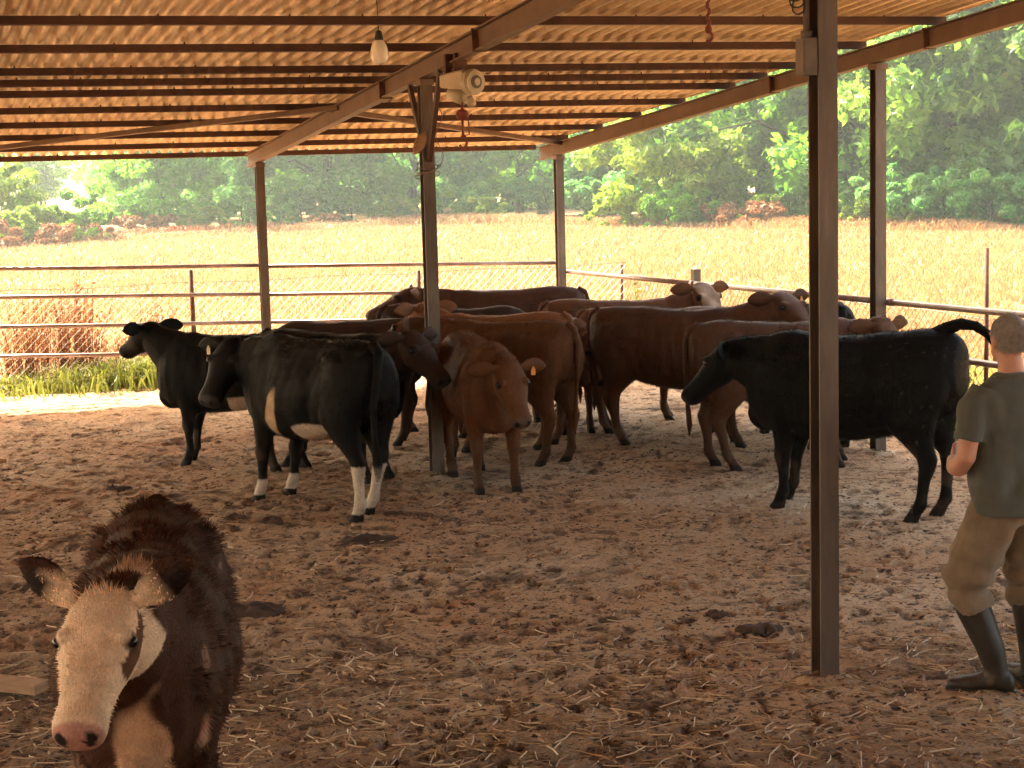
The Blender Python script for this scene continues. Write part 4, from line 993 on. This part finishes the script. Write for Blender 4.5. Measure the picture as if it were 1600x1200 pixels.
# dark cow behind it, brown head beside the middle post
cow('cow', 'nearly black cow with a dark brown head turned towards the middle post', -1.50, 14.14, -38, 1.0, (.010, .0065, .0045), yaw=-6, pitch=40, poll=(.84, .04, 1.20), legs=(0, .05, .02, -.04),
    marks=(mark(lambda V, ha, hs, hu, ih, n, n2: ih * .8, (.06, .028, .015)),))
# dark red cow behind them
cow('cow', 'dark red cow mostly hidden behind the two black cows with white socks', -1.55, 15.75, 175, .96, DKBROWN, yaw=0, pitch=50, poll=(.95, 0, .95), hair=4000)
# brown calf facing
cow('cow', 'young brown calf with an orange ear tag facing out beside the middle post', -.26, 13.62, -74, .97, BROWN, yaw=4, pitch=52, poll=(.84, .0, 1.07), legs=(.06, 0, -.1, .12), tags=((1, 'tag_orange'),), fat=.92, hair=60000)
# brown cow seen from behind its rump
cow('cow', 'brown cow with its rump and long tail turned out behind the calf', -.10, 14.72, 143, 1.0, BROWN, yaw=10, pitch=25, poll=(.90, .02, 1.17), legs=(0, .05, 0, -.06), tail='down', hair=60000)
cow('cow', 'light tan cow showing only its back between the brown rump and the long brown cow', -.15, 15.58, 150, .99, TAN, yaw=-30, pitch=30, poll=(.85, -.15, 1.24), hair=14000, rumpup=.03)
cow('cow', 'dark brown cow half hidden behind the middle post', -.48, 16.6, 8, .98, DKBROWN, yaw=0, pitch=55, poll=(.92, 0, .90), hair=14000, rumpup=.06)
cow('cow', 'long brown cow standing against the far rails', -.05, 17.75, 180, 1.05, (.085, .035, .018), yaw=10, pitch=25, poll=(.9, 0, 1.2), hair=14000)
cow('cow', 'small brown cow peeping out with its face between two rumps', .50, 16.45, -74, .90, BROWN, yaw=8, pitch=62, poll=(.84, .05, 1.06), hair=5000, marks=(blob((.98, .05, .75), (.2, .03, .2), col=(.38, .26, .18)),))
# big brown group on the right
cow('cow', 'large dark brown cow with an orange ear tag and raised head', 1.52, 15.32, -18, 1.02, (.105, .042, .018), yaw=-42, pitch=30, poll=(.90, -.05, 1.30), legs=(0, .1, -.06, .04), tags=((1, 'tag_orange'),), hair=60000, fat=1.05)
cow('cow', 'reddish brown cow showing only its back behind the large dark brown cow', 1.42, 16.12, -6, .97, BROWN, yaw=20, pitch=50, poll=(.95, .05, .95), hair=14000)
cow('cow', 'brown cow with a white face looking over the backs by the side fence', 1.10, 16.92, -4, .99, BROWN, yaw=-62, pitch=38, poll=(.80, -.02, 1.31), marks=(mark(lambda V, ha, hs, hu, ih, n, n2: np.clip((ha - .0) / .02, 0, 1) * ih * (np.abs(hs) < .10) * np.clip(.35 + 1.2 * (n2 - .3), 0, 1), (.50, .36, .25), True),), hair=14000)
cow('cow', 'black cow seen end on behind the thick steel post', 2.62, 15.35, 106, 1.03, BLACK, yaw=0, pitch=50, poll=(.92, 0, .95), hair=5000, rumpup=.05)
cow('cow', 'brown cow standing behind the big black one with its head lowered', 2.26, 14.02, 4, 1.0, (.105, .046, .022), yaw=-62, pitch=55, poll=(.78, -.06, 1.17), legs=(.05, -.05, -.05, .06), hair=60000)
cow('cow', 'big black cow lifting its tail beside the man', 2.40, 12.10, 144, 1.06, BLACK, yaw=6, pitch=46, poll=(.88, .0, 1.09), legs=(0, .08, .0, -.06), tail='raised', rumpup=.05, hair=60000, marks=(mark(lambda V, ha, hs, hu, ih, n, n2: (vnoise(V[:, 0] * 38, V[:, 1] * 38, V[:, 2] * 38, 66) > .86) * (V[:, 0] < -.35) * .4, (.16, .115, .085)),))
# ------------------------------------------------------------------ man seen from behind
M['skin'] = mottled('skin', (.42, .20, .13), (.52, .27, .18), 14, .55, spec=.35)
def cloth(name, c1, c2, fine=220, rough=.9):
    m, t, b, o = mat(name); v = coords(t); n1 = noise(t, v, 7, 6, .65); n2 = noise(t, v, fine, 3, .6)
    c = ramp(t, n1, [(.3, c1), (.7, c2)]); c = mixc(t, .35, c, ramp(t, n2, [(.35, (.7, .7, .7)), (.65, (1.1, 1.1, 1.1))]), 'MULTIPLY')
    t.links.new(c, b.inputs['Base Color']); b.inputs['Roughness'].default_value = rough; b.inputs['Specular IOR Level'].default_value = .15
    b.inputs['Sheen Weight'].default_value = .15; bump(t, b, n2, .3, .002); return m
M['shirt'] = cloth('green_cotton', (.074, .077, .062), (.104, .107, .086))
M['khaki'] = cloth('muddy_khaki', (.15, .105, .066), (.225, .165, .108))
M['rubber'] = mottled('dirty_rubber', (.018, .014, .010), (.030, .022, .015), 6, .5, 0, (.10, .065, .042), 30, .1, spec=.35)
M['hairgrey'] = mottled('grey_brown_hair', (.17, .145, .125), (.34, .31, .28), 40, .6)

def build_person(x, y, deg):
    X_, Y_, Z_ = np.eye(3); ln = lambda z: .03 * (z - .9)
    def torso(grow, z0, hem=0.0):
        R = [(.86, .186, .125, .128), (.94, .192, .132, .128), (1.03, .190, .136, .120), (1.13, .198, .138, .124), (1.24, .216, .132, .130), (1.34, .228, .120, .126), (1.41, .220, .100, .108), (1.455, .155, .078, .082), (1.485, .095, .062, .066), (1.515, .062, .056, .058)]
        out = []
        for z, wy, xf, xb in R:
            if z < z0: continue
            g_ = grow + hem * max(0, (1.15 - z) / .3)
            c = np.array([ln(z), 0, z]); out.append([c + Y_ * (wy + g_) * math.copysign(abs(math.cos(a)) ** .85, math.cos(a)) + X_ * ((xf + g_) if math.sin(a) > 0 else (xb + g_)) * math.copysign(abs(math.sin(a)) ** .85, math.sin(a)) for a in np.linspace(0, 2 * math.pi, 28, endpoint=False)])
        return out
    arms = []
    for sg in (1, -1):
        arms.append([np.array([ln(1.42), sg * .175, 1.43]), np.array([ln(1.4) - .005, sg * .222, 1.36]), np.array([-.015, sg * .262, 1.25]), np.array([-.02, sg * .285, 1.14]), np.array([.04, sg * .280, 1.085]), np.array([.13, sg * .235, 1.07]), np.array([.21, sg * .185, 1.08]), np.array([.235, sg * .170, 1.085])])
    hips = {1: [(0, .088, .93), (.03, .115, .80), (.065, .165, .64), (.095, .195, .50), (.06, .165, .38), (.0, .125, .22), (-.02, .105, .10)],
            -1: [(0, -.088, .93), (.025, -.10, .80), (.045, -.12, .64), (.06, -.13, .50), (.03, -.125, .38), (.0, -.115, .22), (-.015, -.11, .10)]}
    # ---- skin: one continuous body
    mb = MB(); mb.loft(torso(-.035, .86))
    mb.tube([(ln(1.46), 0, 1.46), (.03, 0, 1.55), (.045, 0, 1.60)], [.066, .058, .058], 14)
    hc = np.array([.05, 0, 1.665])
    mb.ell(hc + Z_ * .012 - X_ * .008, (.098, .078, .098), 18, 12); mb.ell(hc + X_ * .03 - Z_ * .055, (.062, .058, .065), 14, 10)
    mb.ell(hc + X_ * .098 - Z_ * .018, (.022, .014, .026), 8, 6); mb.ell(hc + X_ * .078 - Z_ * .10, (.022, .026, .018), 8, 6); mb.ell(hc + X_ * .086 + Z_ * .02, (.012, .05, .012), 8, 6); mb.ell(hc + X_ * .084 - Z_ * .062, (.014, .026, .010), 8, 6)
    for sg in (1, -1): mb.ell(hc + Y_ * sg * .082 - X_ * .004 - Z_ * .012, (.020, .011, .034), 10, 8)
    for sg, ar in zip((1, -1), arms):
        mb.tube(ar, [.052, .050, .048, .046, .046, .041, .031, .028], 12)
        pc = ar[-1]; fw = unit(np.array([.62, -sg * .62, .12])); dn = np.array([0, 0, -1.0]); sd_ = unit(np.cross(fw, dn))
        mb.ell(pc + fw * .05, (.05, .018, .042), 12, 8, axes=[fw, sd_, dn])
        for k, (o_, L) in enumerate(((-.030, .060), (-.010, .070), (.011, .066), (.030, .052))):
            b0 = pc + fw * .09 + dn * o_; mb.tube([b0 - fw * .02, b0 + fw * L * .45, b0 + fw * L * .75 - sd_ * .016 * sg, b0 + fw * L * .85 - sd_ * .034 * sg], [.0105, .010, .0092, .0078], 8)
        b0 = pc + fw * .03 - dn * .032; mb.tube([b0, b0 + fw * .03 - dn * .022, b0 + fw * .055 - dn * .024 - sd_ * .012 * sg], [.013, .0115, .009], 8)
    for sg in (1, -1):
        mb.tube(hips[sg], [.085, .082, .072, .056, .052, .042, .036], 12)
    V, Q = remesh_mesh(mb, .0085, 3)
    body = obj('person', npmesh('person', V, Q), M['skin']); body.location = (x, y, .0); body.rotation_euler = (0, 0, math.radians(deg))
    tag(body, 'man seen from behind in green T-shirt, khaki trousers and black rubber boots', 'person')
    def garment(mb, name, m, vox, folds):
        V, Q = remesh_mesh(mb, vox, 3); N = vnormals(V, Q); V = V + N * folds(V, N)[:, None]
        return obj(name, npmesh(name, V, Q), M[m], body)
    # ---- T-shirt
    mb = MB(); mb.loft(torso(.013, .86, .016))
    for ar in arms:
        c = ar[2] + (ar[3] - ar[2]) * .35
        mb.tube([ar[0] - Y_ * np.sign(ar[0][1]) * .02, ar[1], ar[2], c], [.080, .077, .076, .079], 16)
    def sf(V, N):
        a = np.sin(V[:, 2] * 26 + V[:, 1] * 16 + 5 * vnoise(V[:, 0] * 6, V[:, 1] * 6, V[:, 2] * 6 + 3, 2)) * np.clip((1.33 - V[:, 2]) / .3, .15, 1)
        b_ = vnoise(V[:, 0] * 9 + 4, V[:, 1] * 9, V[:, 2] * 4 + 2, 8) - .5
        return .013 * a + .030 * b_ + .008 * (vnoise(V[:, 0] * 24, V[:, 1] * 24, V[:, 2] * 14 + 7, 18) - .5)
    ts = garment(mb, 't_shirt', 'shirt', .0105, sf)
    q = MB(); q.tube([np.array([ln(1.5) + .003 + .078 * math.sin(a), .098 * math.cos(a), 1.492 - .018 * math.sin(a)]) for a in np.linspace(0, 6.283, 30)], .008, 7); q.build('collar', M['shirt'], ts, True)
    # ---- trousers
    mb = MB(); mb.loft([[np.array([ln(z), 0, z]) + Y_ * wy * math.cos(a) + X_ * wx * math.sin(a) for a in np.linspace(0, 2 * math.pi, 24, endpoint=False)] for z, wy, wx in ((.80, .155, .105), (.86, .172, .122), (.95, .176, .122), (1.0, .172, .118))])
    for sg in (1, -1): mb.tube([np.array(p) for p in hips[sg][:5]] , [.116, .122, .118, .108, .092], 18)
    def tf(V, N):
        kz = np.exp(-((V[:, 2] - .5) / .14)**2)
        return .014 * kz * np.sin(V[:, 2] * 55 + 6 * vnoise(V[:, 0] * 8, V[:, 1] * 8, V[:, 2] * 3 + 2, 4)) + .034 * (vnoise(V[:, 0] * 10, V[:, 1] * 10, V[:, 2] * 5 + 7, 14) - .5) + .012 * (vnoise(V[:, 0] * 26, V[:, 1] * 26, V[:, 2] * 16 + 7, 15) - .5)
    garment(mb, 'trousers', 'khaki', .0105, tf)
    # ---- boots
    for sg, fdeg in ((1, 48), (-1, -8)):
        P = [np.array(p) for p in hips[sg]]; mb = MB(); an = P[6]
        top = P[4] + (P[3] - P[4]) * .35
        mb.tube([top, P[4], P[5], an + Z_ * .02, an - Z_ * .05], [.086, .080, .066, .056, .055], 18)
        fh = np.array([math.cos(math.radians(fdeg)), math.sin(math.radians(fdeg)), 0]); fs = np.cross(Z_, fh); rr = []
        for q, wd, hgt in ((-.085, .025, .05), (-.07, .038, .085), (-.02, .042, .11), (.04, .043, .095), (.10, .048, .072), (.155, .050, .058), (.20, .042, .048), (.225, .022, .034)):
            c = np.array([an[0], an[1], 0]) + fh * q
            rr.append(sell(c + Z_ * (hgt * .45 + .012), fs, Z_, wd, hgt * .55, hgt * .45, 16, 2.5))
        mb.loft(rr)
        V, Q = remesh_mesh(mb, .0095, 3); N = vnormals(V, Q); V = V + N * (.006 * (vnoise(V[:, 0] * 12, V[:, 1] * 12, V[:, 2] * 14 + 3, 6) - .5))[:, None]
        bo = obj('boot', npmesh('boot', V, Q), M['rubber'], body)
        s_ = MB(); rr = []
        for z in (.0, .02):
            rr.append([np.array([an[0], an[1], z]) + fh * (.068 + .165 * math.cos(a)) + fs * (.049 * math.sin(a)) for a in np.linspace(0, 2 * math.pi, 22, endpoint=False)])
        s_.loft(rr); s_.build('sole', M['black_plastic'], bo)
    # ---- hair: close cropped cap with short strands
    V = []; 
    nth, nph = 40, 30
    for i in range(nph + 1):
        for j in range(nth):
            ph = math.pi * i / nph * .70; a = 2 * math.pi * j / nth
            V.append(hc + Z_ * .012 - X_ * .010 + np.array([.104 * math.sin(ph) * math.cos(a), .084 * math.sin(ph) * math.sin(a), .105 * math.cos(ph)]))
    V = np.array(V); F_ = []
    for i in range(nph):
        for j in range(nth):
            q = (i * nth + j, (i + 1) * nth + j, (i + 1) * nth + (j + 1) % nth, i * nth + (j + 1) % nth); c = V[list(q)].mean(0) - hc
            if c[0] < .02 + .7 * max(0, c[2] - .03) and not (abs(c[1]) > .066 and c[2] < .01 and abs(c[0]) < .03): F_.append(q)
    Q = np.array(F_); N = vnormals(V, Q); N[np.einsum('ij,ij->i', N, V - hc) < 0] *= -1
    V = V + N * (.005 * (vnoise(V[:, 0] * 40, V[:, 1] * 40, V[:, 2] * 40, 6) - .3))[:, None]
    f_ = RNG.choice(len(Q), 9000); wts = RNG.dirichlet((1, 1, 1), 9000); ids = Q[f_][:, :3]; P = (V[ids] * wts[..., None]).sum(1); Nn = (N[ids] * wts[..., None]).sum(1)
    dr = Nn * .35 + np.array([-.15, 0, -.9]) + RNG.normal(0, .3, (9000, 3)); dr /= np.linalg.norm(dr, axis=1, keepdims=True); sd_ = np.cross(dr, Nn); sd_ /= np.linalg.norm(sd_, axis=1, keepdims=True) + 1e-9
    L = (.010 + .016 * RNG.random(9000))[:, None]; HV = np.stack([P - sd_ * .0009, P + sd_ * .0009, P + dr * L], 1).reshape(-1, 3)
    nv = len(V); allV = np.concatenate([V, HV]); tri = np.arange(27000).reshape(-1, 3) + nv
    me = bpy.data.meshes.new('hair'); me.from_pydata(allV.tolist(), [], [tuple(q) for q in Q] + [tuple(q) for q in tri]); me.polygons.foreach_set('use_smooth', [True] * len(me.polygons)); me.update()
    obj('hair', me, M['hairgrey'], body)
build_person(2.33, 7.86, 112)

# ------------------------------------------------------------------ haze over the field
hzb = MB(); hzb.box((0, 270, 12.4), (410, 0, 0), (0, 340, 0), (0, 0, 13.6))
hm = bpy.data.materials.new('haze'); hm.use_nodes = True; hn = hm.node_tree; hn.nodes.clear()
ho_ = hn.nodes.new('ShaderNodeOutputMaterial'); hv = hn.nodes.new('ShaderNodeVolumePrincipled')
hv.inputs['Color'].default_value = (.84, .96, .92, 1); hv.inputs['Density'].default_value = .0008; hv.inputs['Anisotropy'].default_value = .45
hn.links.new(hv.outputs[0], ho_.inputs['Volume'])
tag(hzb.build('haze', hm), kind='stuff')
